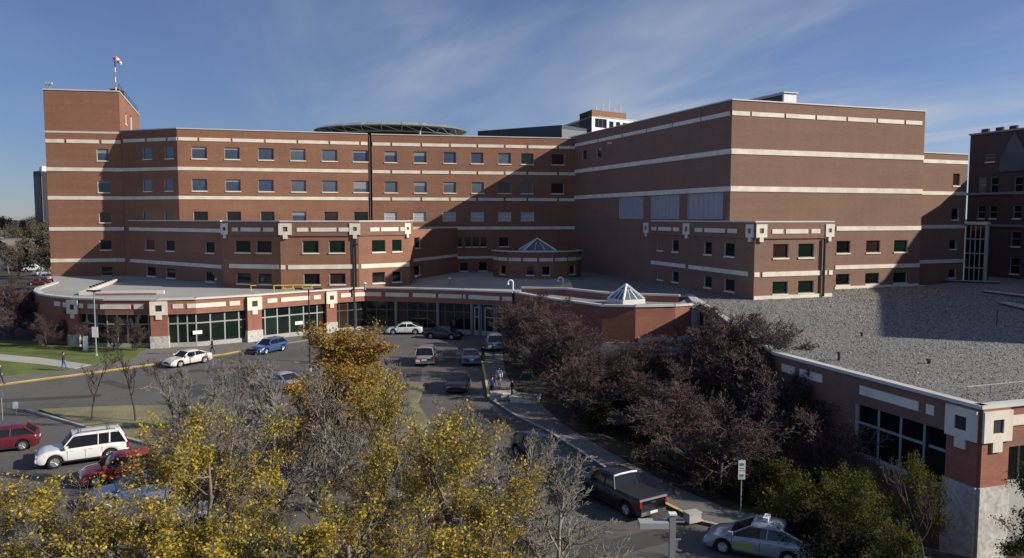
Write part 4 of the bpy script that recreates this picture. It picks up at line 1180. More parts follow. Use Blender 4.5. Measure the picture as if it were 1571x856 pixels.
def car(kind, color, loc, head, label, group=None, extras=(), paintmat=None):
    c = CARS[kind]; Lh, W = c['L']/2, c['W']; pm = paintmat or color
    root = empty({'suv':'parked_suv','pickup':'pickup_truck','minivan':'minivan','taxi':'taxi'}.get(kind,'car'), loc, head, label=label, cat={'suv':'suv','pickup':'pickup truck','minivan':'minivan','taxi':'taxi'}.get(kind,'car'), group=group)
    n = 56; V = []; Fq = []; hw = W/2
    sill = .22 if kind not in ('suv','pickup') else .32
    wr = c['wr']; K = 13
    bed = kind == 'pickup'
    for i in range(n):
        x = -Lh + 2*Lh*i/(n-1)
        e = abs(x)/Lh
        w = hw*(1 - .10*max(0,(e-.72)/.28)**2 - .05*max(0,(e-.93)/.07))
        zb = sill + .10*max(0,(e-.9)/.1)
        for wx in c['wb']:
            d = abs(x-wx); ra = wr+.07
            if d < ra: zb = max(zb, wr + math.sqrt(ra*ra-d*d))
        zt = lerp_prof(c['belt'], x)
        zt = max(zt, sill+.2)
        zb = min(zb, zt-.06)
        zm = zb + (zt-zb)*.55
        sh = .05
        crown = .035 if (x > c['gh'][0] or x < c['gh'][3]) else .02
        sec = [(w-.04, zb), (w, zb+min(.08,(zt-zb)*.3)), (w, zm), (w-.015, zt-.14 if zt-.14>zm else zm+.01), (w-.05, zt-.02), (w-.16, zt+.01), (w*.45, zt+crown)]
        ring_ = [( y, z) for y, z in sec] + [(-y, z) for y, z in sec[::-1]]
        V += [(x, y, z) for y, z in ring_]
    k = 14
    for i in range(n-1):
        for j in range(k-1):
            a = i*k+j; Fq.append((a, a+1, a+k+1, a+k))
    mb = MB(); mb.v = V; mb.f = [f for f in Fq]; mb.m = [0]*len(Fq)
    mb.f.append(tuple(range(0,k))); mb.m.append(0); mb.f.append(tuple(range((n-1)*k, n*k))[::-1]); mb.m.append(0)
    mb.build('body', pm, root, smooth=True)
    MB().box(-Lh+.25, Lh-.25, -hw+.12, hw-.12, sill-.02, .62).build('underbody', M['trim'], root)
    # greenhouse
    xf0, xf1, xr1, xr0 = c['gh']; zt = c['top']; wt = hw-.22; wb_ = hw-.07
    zf, zr = lerp_prof(c['belt'],xf0)+.02, lerp_prof(c['belt'],xr0)+.02
    zmid = lerp_prof(c['belt'], 0)
    g = MB()
    # glass cabin: side, windscreen, rear
    zb0 = min(zf,zr)-.04
    def pt(x, y, z): return (x, y, z)
    bf, br2 = (xf0, zf-.03), (xr0, zr-.03)
    for s in (1,-1):
        P = [pt(xf0,s*wb_,zf-.03), pt(xr0,s*wb_,zr-.03), pt(xr1,s*wt,zt-.07), pt(xf1,s*wt,zt-.07)]
        g2 = MB(); g2.face(P if s < 0 else P[::-1]); 
        g2.build('side_window', M['carglass'], root)
    MB().face([pt(xf0,-wb_,zf-.03),pt(xf0,wb_,zf-.03),pt(xf1,wt,zt-.07),pt(xf1,-wt,zt-.07)]).build('windscreen', M['carglass'], root)
    MB().face([pt(xr0,wb_,zr-.03),pt(xr0,-wb_,zr-.03),pt(xr1,-wt,zt-.07),pt(xr1,wt,zt-.07)]).build('rear_window', M['carglass'], root)
    # roof with rounded edges
    m_ = 9; V=[]; ff=[]
    for i in range(m_):
        kx = i/(m_-1); x = xf1+.06 + (xr1-.08-xf1-.06)*kx
        arch = .05*math.sin(math.pi*min(1,max(0,kx)))
        edge = .05 if i in (0,m_-1) else 0
        for y, z in ((-wt-.03,zt-.10),(-wt+.06,zt-.02+arch*.6),(-wt*.5,zt+arch),(0,zt+.01+arch),(wt*.5,zt+arch),(wt-.06,zt-.02+arch*.6),(wt+.03,zt-.10)):
            V.append((x,y,z-edge))
    for i in range(m_-1):
        for j in range(6): a=i*7+j; ff.append((a,a+1,a+8,a+7))
    mb = MB(); mb.v=V; mb.f=ff; mb.m=[0]*len(ff); mb.build('roof', pm, root, smooth=True)
    for s in (1,-1):
        MB().tube([(xf0+.02,s*(wb_+.005),zf-.04),(xf1,s*(wt+.01),zt-.06)],.04,5).build('pillar', pm, root)
        MB().tube([(xr0-.02,s*(wb_+.005),zr-.04),(xr1,s*(wt+.01),zt-.06)],.055 if kind!='pickup' else .04,5).build('pillar', pm, root)
        xm = (xf1+xr1)/2-.05
        MB().tube([(xm,s*(wb_+.012),zmid),(xm-.03,s*(wt+.012),zt-.07)],.035,5).build('pillar', pm, root)
        if kind in ('suv','minivan'):
            x2=xr1+.55; MB().tube([(x2,s*(wb_+.012),zmid+.05),(x2-.03,s*(wt+.012),zt-.07)],.05,5).build('pillar', pm, root)
        MB().box(xf0-.32,xf0-.12,s*(hw+.10)-.09,s*(hw+.10)+.07,zmid+.02,zmid+.16).build('mirror', pm, root)
        for x in (.55,-.45):
            MB().box(x-.10,x+.10,s*(hw+.008)-.012,s*(hw+.008)+.012,zmid-.17,zmid-.135).build('door_handle', pm, root)
        # door shut lines
        for x in (xf0-.25,-.12,-1.0):
            MB().box(x-.009,x+.009,s*(hw+.001)-.004,s*(hw+.001)+.004,sill+.12,zmid-.13).build('door_seam', M['trim'], root)
        MB().box(-Lh*.5,Lh*.45,s*(hw-.01)-.02,s*(hw-.01)+.02,sill+.0,sill+.09).build('side_skirt', M['trim'], root)
    # wheels
    for wx in c['wb']:
        for s in (1,-1):
            t = MB(); t.tube([(wx,s*(hw-.24),wr),(wx,s*(hw-.21),wr),(wx,s*(hw-.05),wr),(wx,s*(hw-.02),wr)],[wr*.93,wr,wr,wr*.93],18)
            w_ = t.build('wheel', M['tyre'], root)
            rr_ = MB(); rr_.tube([(wx,s*(hw-.04),wr),(wx,s*(hw-.012),wr)],[wr*.66,wr*.64],16)
            for a in range(5):
                th = a*2*math.pi/5+.3; p=Vector((wx,s*(hw-.006),wr)); rr_.tube([p,p+Vector((math.cos(th),0,math.sin(th)))*wr*.6],.03,4)
            rr_.build('rim', M['rim'], w_)
    # lamps, plates, bumpers
    zl = lerp_prof(c['belt'], Lh-.22)
    for s in (1,-1):
        MB().box(Lh-.26,Lh-.055,s*(hw-.33)-.17,s*(hw-.33)+.17,zl-.20,zl-.06).build('headlight', M['lamp_w'], root)
        z_ = lerp_prof(c['belt'], -Lh+.12)
        if kind in ('suv','pickup','minivan'): MB().box(-Lh-.02,-Lh+.10,s*(hw-.12)-.07,s*(hw-.12)+.06,z_-.38,z_-.06).build('tail_light', M['lamp_r'], root)
        else: MB().box(-Lh-.005,-Lh+.16,s*(hw-.27)-.16,s*(hw-.27)+.16,z_-.24,z_-.10).build('tail_light', M['lamp_r'], root)
    MB().box(Lh-.08,Lh+.012,-.34,.34,.42,.60).build('grille', M['trim'], root)
    MB().box(Lh-.05,Lh+.03,-hw*.8,hw*.8,.27,.40).build('bumper', M['trim'] if kind=='suv' else pm, root)
    MB().box(-Lh-.04,-Lh+.06,-hw*.85,hw*.85,.34,.54).build('bumper', M['chrome'] if kind=='pickup' else pm, root)
    MB().box(-Lh-.055,-Lh-.035,-.24,.24,.62 if kind!='pickup' else .40,.76 if kind!='pickup' else .52).build('number_plate', M['plate'], root)
    if bed:
        MB().box(-Lh+.06,xr0-.08,-hw+.10,hw-.10,1.175,1.22).build('bed_cover', M['trim'], root)
        for s in (1,-1): MB().box(-Lh+.03,xr0-.02,s*(hw-.07)-.05,s*(hw-.07)+.05,1.14,1.19).build('bed_rail', pm, root)
        MB().box(-Lh-.012,-Lh+.07,-hw+.06,hw-.06,1.10,1.185).build('tailgate_edge', M['grey_metal'], root)
        MB().box(-Lh-.022,-Lh-.0,-.14,.14,.95,1.0).build('tailgate_handle', M['chrome'], root)
        MB().tube([(xr0+.22,-wt-.02,zt-.02),(xr0+.16,-wt*.5,zt+.045),(xr0+.16,wt*.5,zt+.045),(xr0+.22,wt+.02,zt-.02)],.05,6).build('roof_edge_trim', M['white'], root)
    if 'rails' in extras:
        for s in (1,-1): MB().tube([(xf1-.1,s*(wt-.02),zt+.03),(xf1-.2,s*(wt-.02),zt+.10),(xr1+.3,s*(wt-.02),zt+.10),(xr1+.2,s*(wt-.02),zt+.03)],.025,5).build('roof_rail', M['trim'], root)
        for x in (xf1-.4,xr1+.5): MB().tube([(x,-wt,zt+.11),(x,wt,zt+.11)],.022,5).build('crossbar', M['chrome'], root)
    if 'sign' in extras:
        MB().box(-.35,-.13,-.28,.28,zt+.065,zt+.22).build('roof_sign', M['white'], root)
        MB().box(-.128,-.12,-.2,.2,zt+.09,zt+.19).build('sign_face', M['lamp_w'], root)
    if 'stripe' in extras:
        lime = mat('lime_decal', (.30,.38,.12), .4)
        for s in (1,-1):
            MB().box(.05,1.0,s*(hw+.003)-.003,s*(hw+.003)+.003,.38,.68).build('door_decal', lime, root)
    if 'spoiler' in extras:
        MB().box(xr1-.35,xr1-.02,-wt,wt,zt-.06,zt-.01).build('spoiler', pm, root)
    return root
def cp_(x, y, dx=0, dy=0): p = GP(x,y); return (p.x+dx, p.y+dy, .002)
def hd(f, r): a = GP(*f)-GP(*r); return math.atan2(a.y, a.x)
wht = paint('white_car_paint', (.72,.71,.69), .0); slv = paint('silver_car_paint', (.42,.43,.45), .5)
car('sedan', paint('champagne_car_paint', (.66,.64,.57), .1), cp_(288,559), hd((257,567),(318,556)), 'cream white sedan parked at the yellow kerb left of the blue hatchback')
car('hatch', paint('blue_car_paint', (.06,.13,.33), .45), cp_(413,540), hd((385,549),(441,537)), 'bright blue hatchback parked on the forecourt beside the shopfront', extras=('spoiler',))
car('sedan', paint('grey_car_paint', (.42,.43,.45), .3), cp_(432,596), R(140), 'silver grey sedan on the forecourt seen through bare twigs behind the yellow treetop')
car('sedan', wht, cp_(621,512), R(182), 'white sedan side on in the last sunlight before the entrance')
car('sedan', paint('black_car_paint', (.02,.02,.023), .2), cp_(681,519), R(-20), 'black sedan in the shade of the entrance right of the white sedan')
car('suv', paint('grey_beige_paint', (.30,.29,.28), .3), cp_(653,556), R(93), 'light grey suv seen from behind in the shaded drive')
car('sedan', paint('pale_blue_paint', (.20,.26,.34), .3), cp_(721,556), R(97), 'pale blue sedan seen from behind in the middle of the shaded drive')
car('minivan', paint('steel_blue_paint', (.22,.27,.34), .3), cp_(758,534), R(95), 'steel blue minivan nearest the entrance doors')
car('sedan', paint('charcoal_paint', (.035,.035,.04), .3), cp_(704,596), R(-92), 'charcoal car with bright headlamps facing the camera at the crossing')
car('hatch', paint('navy_paint', (.02,.03,.06), .3), cp_(826,705), R(-62), 'dark navy car behind the bare tree at the kerb upper one of the pair')
car('sedan', paint('midnight_paint', (.03,.035,.05), .3), cp_(868,745), R(-62), 'midnight blue car hidden by twigs between the navy car and the pickup')
pk_ = car('pickup', paint('pickup_black_paint', (.022,.023,.027), .3), cp_(948,772), R(122), 'black pickup truck with covered bed parked nose away at the kerb'); pk_.scale = (.94,)*3
car('taxi', paint('silver_blue_paint', (.33,.37,.42), .35), cp_(1166,849), R(152), 'silver taxi with white roof sign at the bottom right kerb', extras=('sign','stripe'))
mar = paint('maroon_paint', (.16,.02,.03), .3)
car('hatch', mar, cp_(2,690), R(206), 'low maroon car cut off by the left edge of the photo')
car('suv', wht, cp_(127,707), R(211), 'white suv with black roof bars in the parking row', extras=('rails',))
car('hatch', paint('red_paint', (.33,.03,.03), .2), cp_(186,735), R(211), 'red hatchback directly below the white suv in the parking row')
car('sedan', paint('mid_blue_paint', (.10,.16,.27), .4), cp_(212,768), R(211), 'mid blue sedan behind leaves below the red hatchback')
car('sedan', slv, cp_(240,803), R(211), 'silver sedan seen through the yellow leaves')
car('suv', wht, cp_(262,852), R(211), 'white suv mostly hidden by the yellow tree at the bottom')
# far parked cars on the left
for i,(x,y,m_,kd,lb_) in enumerate(((50,418,wht,'suv','far white van nearest the tower at left horizon'),(63,413,slv,'sedan','far silver car beside the white van at left horizon'),(72,409,slv,'sedan','far grey car touching the tower edge at left horizon'),(60,424,mar,'sedan','far dark car in front of the row at left horizon'))):
    p = G(x, 210-14*i, 1); car(kd, m_, (p.x,p.y,0), R(20+60*i), lb_, group='cars parked far behind the tower')

# ================================================================== people
skin = mat('skin', (.48,.30,.22), .6); hairm = mat('dark_hair', (.03,.02,.015), .8)
def cloth(n, c): return mat(n, c, .9, var=.1, vscale=6)
def person(loc, head, shirt, trousers, label, stride=.25, hair=hairm):
    root = empty('person', loc, head, label=label, cat='person')
    s = stride
    J = dict(pelvis=((0,0,.95),.15), waist=((0,0,1.10),.135), chest=((.01,0,1.32),.16), neck=((.02,0,1.49),.06), head=((.04,0,1.60),.085), top=((.04,0,1.72),.075),
      shl=((0,.19,1.43),.065), ell=((-s*.3,.25,1.16),.045), hal=((-s*.2+.1,.25,.92),.035), fl=((-s*.2+.14,.25,.84),.025),
      shr=((0,-.19,1.43),.065), elr=((s*.2,-.25,1.16),.045), har=((s*.5+.1,-.24,.94),.035), fr=((s*.5+.15,-.24,.87),.025),
      hpl=((0,.09,.92),.10), knl=((s*.5,.10,.50),.065), anl=((s*.8,.10,.10),.045), tol=((s*.8+.17,.11,.04),.038),
      hpr=((0,-.09,.92),.10), knr=((-s*.25,-.10,.50),.065), anr=((-s*.95,-.10,.12),.045), tor=((-s*.95+.16,-.11,.04),.038))
    E = [('pelvis','waist'),('waist','chest'),('chest','neck'),('neck','head'),('head','top'),('chest','shl'),('shl','ell'),('ell','hal'),('hal','fl'),('chest','shr'),('shr','elr'),('elr','har'),('har','fr'),
         ('pelvis','hpl'),('hpl','knl'),('knl','anl'),('anl','tol'),('pelvis','hpr'),('hpr','knr'),('knr','anr'),('anr','tor')]
    ks = list(J); me = bpy.data.meshes.new('body')
    me.from_pydata([J[k][0] for k in ks], [(ks.index(a), ks.index(b)) for a,b in E], [])
    o = link('body', me, root)
    md = o.modifiers.new('skin','SKIN'); 
    for k, v in zip(ks, me.skin_vertices[0].data): v.radius = (J[k][1], J[k][1]); v.use_root = (k == 'pelvis')
    o.modifiers.new('sub','SUBSURF').levels = 1
    dg = bpy.context.evaluated_depsgraph_get(); dg.update()
    m2 = bpy.data.meshes.new_from_object(o.evaluated_get(dg)); o.modifiers.clear(); o.data = m2
    m2.materials.clear()
    for m_ in (shirt, trousers, skin, M['trim']): m2.materials.append(m_)
    for p in m2.polygons:
        c = p.center
        p.material_index = 2 if (c.z > 1.49 or (abs(c.y) > .2 and c.z < .97)) else (0 if c.z > .98 else (1 if c.z > .10 else 3))
        p.use_smooth = True
    hb = bmesh.new(); bmesh.ops.create_uvsphere(hb, u_segments=10, v_segments=7, radius=.108)
    for v in hb.verts: v.co = Vector((v.co.x*1.02+.02, v.co.y*.95, max(v.co.z, -.04+(.06 if v.co.x>.04 else -.03))*.95+1.69))
    hm = bpy.data.meshes.new('hair'); hb.to_mesh(hm); hm.materials.append(hair); link('hair', hm, root)
    return root
navy = cloth('navy_cloth',(.03,.035,.06)); blk = cloth('black_cloth',(.015,.015,.017)); whs = cloth('pale_cloth',(.62,.64,.70)); blu = cloth('blue_cloth',(.08,.10,.35)); grn = cloth('grey_cloth',(.14,.15,.15)); kh = cloth('khaki_cloth',(.30,.28,.22))
person(cp_(326,545)[:2]+(.13,), R(190), navy, blk, 'person in dark clothes on the pavement behind the cream sedan')
person(cp_(98,571)[:2]+(.17,), R(10), navy, blu, 'person in dark jacket walking on the lawn path at left')
person(cp_(766,597)[:2]+(.13,), R(260), whs, kh, 'person in pale blue shirt and light trousers on the right pavement')
person(cp_(755,612)[:2]+(.13,), R(80), blu, blk, 'person in blue top beside the one in pale shirt')
person(cp_(786,618)[:2]+(.16,), R(200), blk, blk, 'person all in black at the edge of the planting bed')
person(cp_(1,592)[:2]+(.13,), R(10), navy, navy, 'person in navy at the very left edge of the pavement')
person(cp_(697,512)[:2]+(.13,), R(120), grn, blk, 'person in grey top near the entrance column')
person(cp_(741,556), R(100), navy, blk, 'person in dark coat between the pale blue sedan and minivan')

# ================================================================== street furniture
def lamp_post(px, py, h, label, arm=.9, heads=1, sign=None, rz=0, r=.075, D=None):
    p = GP(px, py); root = empty('street_lamp', (p.x,p.y,0), rz, label=label, cat='street lamp', group='street lamps in front of the hospital')
    MB().tube([(0,0,0),(0,0,.35)], r*2, 10).build('base', M['concrete'], root)
    MB().tube([(0,0,.3),(0,0,h)], [r*1.2,r*.8], 8).build('pole', M['grey_metal'] if sign else M['dark_metal'], root)
    for s in ((1,-1) if heads == 2 else (1,)):
        MB().tube([(0,0,h-.1),(s*arm,0,h)], .04, 6).build('arm', M['dark_metal'], root)
        MB().box(s*arm-.35,s*arm+.35,-.16,.16,h-.03,h+.12).build('lamp_head', M['dark_metal'], root)
    if sign: MB().box(-.32,.32,-.10,-.07,sign,sign+1.1).build('notice_board', M['white'], root)
    return root
lamp_post(148, 548, 6.9, 'lamp post with white notice board before the left podium', sign=2.1, arm=.35, heads=2)
lamp_post(545, 558, 11.8, 'tall dark lamp post rising behind the orange topped tree', r=.09, heads=1, arm=.1)
lamp_post(476, 570, 7.8, 'dark lamp post behind the blue hatchback', heads=2)
lamp_post(67, 520, 4.2, 'short lamp post among maroon twigs at far left', arm=.25, heads=2)
def sign_post(px, py, h, label, plates, r=.035, z0=.0, rz=0):
    p = GP(px, py, z0); root = empty('sign_post', (p.x,p.y,z0), rz, label=label, cat='sign')
    MB().tube([(0,0,0),(0,0,h)], r, 6).build('post', M['grey_metal'], root)
    for i,(w,a,b,m_) in enumerate(plates):
        o = MB().box(-w/2,w/2,-.055,-.04,a,b).build('sign_plate', m_, root)
    return root, 
pc_root, = sign_post(1136, 790, 2.75, 'tall kerbside sign post with two small white plates', [(.34,2.22,2.72,M['white']),(.34,1.78,2.18,M['white'])], z0=.13)
ink = mat('sign_ink', (.10,.22,.12), .6)
for z,hh in ((2.52,.12),(2.33,.04),(1.98,.10),(1.86,.03)): MB().box(-.10,.10,-.062,-.057,z-hh/2,z+hh/2).build('sign_mark', ink, pc_root)
sign_post(4, 645, 2.2, 'thin sign post at the left edge above the maroon suv', [(.30,1.7,2.15,M['grey_metal'])])
sign_post(25, 636, 1.0, 'low white square sign on the grass strip at left', [(.38,.45,.95,M['white'])])
# white pillar sign at left lawn
pw = GP(132, 541); ts = empty('totem_sign', (pw.x,pw.y,0), label='narrow white totem sign on the lawn before the podium', cat='sign')
MB().box(-.22,.22,-.12,.12,.3,1.75).build('panel', M['white'], ts); MB().box(-.3,.3,-.2,.2,0,.3).build('foot', M['concrete'], ts)
# yellow bench-like planters by the people
def slab(px, py, w, d, h, rz, label, m_='concrete', name='concrete_block'):
    p = GP(px, py, .1); r = empty(name, (p.x,p.y,.12), rz, label=label, cat='planter')
    MB().box(-w/2,w/2,-d/2,d/2,0,h-.1).build('base', M[m_], r); MB().box(-w/2-.05,w/2+.05,-d/2-.05,d/2+.05,h-.1,h).build('rim', M['stone'], r)
    MB().box(-w/2+.1,w/2-.1,-d/2+.1,d/2-.1,h,h+.03).build('filling', M['concrete'], r)
slab(772, 612, 1.9, 1.0, .55, R(8), 'pale concrete block behind the person in pale shirt')
slab(806, 616, 2.2, 1.3, .5, R(-12), 'yellowish concrete block right of the person in black', 'stone')
p = GP(1062, 800, .1); bxr = empty('newspaper_box', (p.x,p.y,.12), R(25), label='light grey box on the kerb above the taxi bonnet', cat='box')
MB().box(-.34,.34,-.24,.24,.0,.42).build('casing', M['concrete'], bxr); MB().box(-.37,.37,-.27,.27,.421,.47).build('lid', M['concrete'], bxr)
# foreground post with bracket (bottom)
p = G(1033, 26.0, 6); zt_ = ZD(789, 26.0)
fp = empty('foreground_post', (p.x,p.y,0), label='grey steel post with bracket at the bottom edge left of the taxi', cat='post')
MB().box(-.10,.10,-.10,.10,0,zt_).build('post', M['grey_metal'], fp); MB().box(-.13,.13,-.13,.13,zt_,zt_+.05).build('cap', M['white'], fp)
MB().box(.10,.42,-.02,.02,zt_-.28,zt_-.24).build('bracket', M['grey_metal'], fp); MB().box(.10,.30,-.02,.02,zt_-.9,zt_-.86).build('bracket', M['grey_metal'], fp)
p = G(1000, 27.0, 5); z_ = ZD(800, 27.0)
MB().box(-1.15,-.16,-.25,.2,zt_-.42,zt_-.22).build('camera_housing', M['frame_grey'], fp)
# bollards near the entrance
for i in range(5):
    p = GP(660+i*24, 507.5); b_ = empty('bollard', (p.x,p.y,.13), label='short dark bollard in the row before the entrance doors', cat='bollard', group='bollards before the entrance')
    MB().tube([(0,0,0),(0,0,.95)],[.09,.08],8).build('shaft', M['dark_metal'], b_); MB().tube([(0,0,.951),(0,0,1.02)],[.09,.04],8).build('cap', M['white'], b_)
# manhole / clutter on drive
# ================================================================== far houses on the left horizon
hm = mat('house_wall', (.62,.58,.50), .8); rf = mat('house_roof', (.16,.14,.13), .9)
for i,(x,y,w_,D_) in enumerate(((9,385,9,260),(37,380,12,240),(70,372,9,300),(58,392,7,220),(16,392,6,225),(2,374,8,310),(48,366,8,330))):
    p = G(x, D_, 3); h = 4.2+(i%3)*1.3
    r = empty('house', (p.x,p.y,0), R(20*i), label=['small cream house at the left edge of the far neighbourhood','wide cream house in the middle of the far neighbourhood','pale house touching the tower edge far left','little pale house nearest the tower far left','small low house below the cream one far left','pale house highest at the left edge','pale house high up in the far wood'][i], cat='house', group='far houses on the left')
    MB().box(-w_/2,w_/2,-4,4,0,h).build('wall', hm, r)
    mb = MB(); mb.face([(-w_/2-.4,-4.5,h),(w_/2+.4,-4.5,h),(w_/2+.4,0,h+2.6),(-w_/2-.4,0,h+2.6)]); mb.face([(w_/2+.4,4.5,h),(-w_/2-.4,4.5,h),(-w_/2-.4,0,h+2.6),(w_/2+.4,0,h+2.6)])
    mb.face([(-w_/2,-4,h),(-w_/2,0,h+2.4),(-w_/2,4,h)]); mb.face([(w_/2,4,h),(w_/2,0,h+2.4),(w_/2,-4,h)])
    mb.build('roof', rf, r)
    for k in (-.28,.05,.3): MB().box(k*w_-.5,k*w_+.5,-4.06,-4.0,h*.45,h*.45+1.3).build('window', M['g_dark'], r)

# ================================================================== trees
def grow(seed, Ht, r0, spec, spread=1.0, trop=.15, trunk=.3, lean=(0,0)):
    """spec: list of (children, length ratio, angle deg, start t); returns segment arrays"""
    g = np.random.default_rng(seed)
    def nrm(a): return a/np.maximum(1e-6, np.linalg.norm(a, axis=1, keepdims=True))
    P = np.array([[0,0,0.]]); Dn = nrm(np.array([[lean[0],lean[1],1.]])); Ln = np.array([Ht*.72]); Rd = np.array([r0])
    segs = []; last = None
    for lv in range(len(spec)+1):
        m = 5 if lv == 0 else (4 if lv < 3 else 2)
        n = len(P); pts = [P]; rad = [Rd]; d = Dn.copy(); dirs = [d]
        for k in range(m):
            wob = .10 if lv == 0 else .22
            d = nrm(d + g.normal(0, wob, (n,3)) + np.array([0,0,trop*(.35 if lv else .2)]))
            pts.append(pts[-1] + d*(Ln/m)[:,None]); dirs.append(d)
            rad.append(Rd*(1-(k+1)/m*(.75 if lv else .65)))
        for k in range(m):
            segs.append((pts[k], pts[k+1], rad[k], rad[k+1], lv))
        if lv == len(spec): last = (pts[0], pts[-1]); break
        c, ratio, ang, t0 = spec[lv]
        T = t0 + (1-t0)*(np.tile(np.arange(c),(n,1))+g.uniform(0,1,(n,c)))/c
        T = np.minimum(T, .999)
        fi = T*m; ii = fi.astype(int); fr = fi-ii
        A = np.stack(pts,1); DD = np.stack(dirs,1); RR = np.stack(rad,1)
        idx = np.arange(n)[:,None]
        p = A[idx,ii]*(1-fr)[...,None] + A[idx,ii+1]*fr[...,None]
        dd = DD[idx,ii+1]; rr_ = RR[idx,ii]*(1-fr)+RR[idx,ii+1]*fr
        rnd = g.normal(0,1,(n,c,3)); rnd -= (rnd*dd).sum(-1,keepdims=True)*dd; rnd /= np.maximum(1e-6,np.linalg.norm(rnd,axis=-1,keepdims=True))
        a = np.radians(ang*g.uniform(.7,1.25,(n,c)))[...,None]
        nd = dd*np.cos(a)+rnd*np.sin(a)*np.array([spread,spread,1.0])+np.array([0,0,trop])
        L2 = Ln[:,None]*ratio*g.uniform(.7,1.2,(n,c))*(1-.35*T if lv else 1-.45*(T-t0))
        P = p.reshape(-1,3); Dn = nrm(nd.reshape(-1,3)); Ln = L2.reshape(-1); Rd = np.minimum(rr_.reshape(-1)*.75, Ln*.035+.004)
    return segs, last
def tubes(segs, k0=6, rmin=.004, rmul=1.0):
    Vs, Fs = [], []; off = 0
    for a, b, ra, rb, lv in segs:
        k = k0 if lv == 0 else (5 if lv == 1 else 3)
        d = b-a; d /= np.maximum(1e-6,np.linalg.norm(d,axis=1,keepdims=True))
        u = np.cross(d, np.array([.31,.22,.92])); u /= np.maximum(1e-6,np.linalg.norm(u,axis=1,keepdims=True)); w = np.cross(d,u)
        th = np.arange(k)*2*np.pi/k
        off3 = u[:,None,:]*np.cos(th)[None,:,None]+w[:,None,:]*np.sin(th)[None,:,None]
        ra_, rb_ = np.maximum(ra*rmul,rmin), np.maximum(rb*rmul,rmin)
        A = a[:,None,:]+off3*ra_[:,None,None]; B = b[:,None,:]+off3*rb_[:,None,None]
        V = np.concatenate([A,B],1).reshape(-1,3); n = len(a)
        j = np.arange(k); q = np.stack([j,(j+1)%k,k+(j+1)%k,k+j],1)
        Fq = (np.arange(n)*2*k)[:,None,None]+q[None]+off
        Vs.append(V); Fs.append(Fq.reshape(-1,4)); off += len(V)
    return np.concatenate(Vs), np.concatenate(Fs)
def leaves(last, n, size, seed, jit=.25, tmin=.2, keep=None):
    g = np.random.default_rng(seed); a, b = last
    if keep is not None:
        mk_ = keep(a, g); a, b = a[mk_], b[mk_]
    i = g.integers(0, len(a), n); t = g.uniform(tmin,1.05,(n,1))
    c = a[i]*(1-t)+b[i]*t + g.normal(0,jit,(n,3))
    u = g.normal(0,1,(n,3)); u /= np.linalg.norm(u,axis=1,keepdims=True)
    w = np.cross(u, g.normal(0,1,(n,3))); w /= np.linalg.norm(w,axis=1,keepdims=True)
    s = size*g.uniform(.45,1.5,(n,1))
    V = np.stack([c-u*s, c+w*s*.62, c+u*s, c-w*s*.62],1).reshape(-1,3)
    return V, np.arange(4*n).reshape(-1,4)
def make_tree(name, seed, Ht, r0, spec, bark, leafm=None, nleaf=0, lsize=.06, label='', cat='tree', spread=1.0, trop=.15, rmin=.006, jit=.2, keep=None, crown_name='foliage', rmul=1.0, group=None, lean=(0,0)):
    root = empty(name, (0,0,0), label=label, cat=cat, group=group)
    segs, last = grow(seed, Ht, r0, spec, spread, trop, lean=lean)
    top = max(float(s[1][:,2].max()) for s in segs); k = Ht/top
    segs = [(a*k,b*k,ra,rb,lv) for a,b,ra,rb,lv in segs]; last = (last[0]*k,last[1]*k)
    lo = [s for s in segs if s[4] <= 1]; hi = [s for s in segs if s[4] > 1]
    V, Fq = tubes(lo, rmin=rmin, rmul=rmul); link('trunk', fast_mesh('trunk', V, Fq, bark, 4), root)
    V, Fq = tubes(hi, rmin=rmin, rmul=rmul); o = link('twigs', fast_mesh('twigs', V, Fq, bark, 4), root); o['kind'] = 'stuff'
    if nleaf:
        V, Fq = leaves(last, nleaf, lsize, seed+5, jit, keep=keep); o = link(crown_name, fast_mesh(crown_name, V, Fq, leafm, 4), root); o['kind'] = 'stuff'
    return root
def place(root, x, y, z=.1, rz=0, s=1.0): root.location = (x,y,z); root.rotation_euler = (0,0,rz); root.scale = (s,)*3 if not hasattr(s,'__len__') else s
def at(px, D): return G(px, D, 3)
def bz(p):
    if PX0 < p.x < PX1 and PY0 < p.y < PY1: return gz(p.x, p.y) - .05
    return .05
def scatter(proto, rows):
    for i, (px, D, s, rz, lb) in enumerate(rows):
        p = at(px, D); s = s if hasattr(s, '__len__') else (s,)*3
        if i == 0: place(proto, p.x, p.y, bz(p), rz, s); proto['label'] = lb
        else: copy_tree(proto, (p.x,p.y,bz(p)), rz, s, lb)
# --- yellow trees in the foreground
clump = lambda p, g: (np.sin(p[:,0]*2.1+1)+np.sin(p[:,1]*2.3)+np.sin(p[:,2]*2.6+p[:,0])+g.normal(0,.7,len(p))) > -.7
Y1 = make_tree('yellow_tree', 21, 9.0, .15, [(14,.62,58,.2),(9,.5,45,.15),(8,.5,42,.15),(6,.55,40,.15)], M['bark'], M['leaf_y'], 22000, .049, trop=.08, rmin=.006, jit=.09, keep=clump, spread=1.1)
scatter(Y1, [(150,20.5,(1.0,1.0,.84),0,'broad yellow leaved tree filling the lower left of the view'),
 (355,19.5,(1.05,1.05,.78),2.2,'broad yellow tree at the bottom left of the centre line'),
 (545,21.0,(.95,.95,.86),4.1,'dense yellow tree at the bottom centre'),
 (290,26.0,(.85,.85,.90),5.2,'yellow tree behind the two broad ones at lower left')])
Y2 = make_tree('yellow_tree', 33, 9.4, .13, [(12,.5,44,.22),(9,.5,42,.15),(8,.5,40,.15),(6,.55,40,.15)], M['bark'], M['leaf_y'], 10500, .046, trop=.14, rmin=.006, jit=.10, keep=clump)
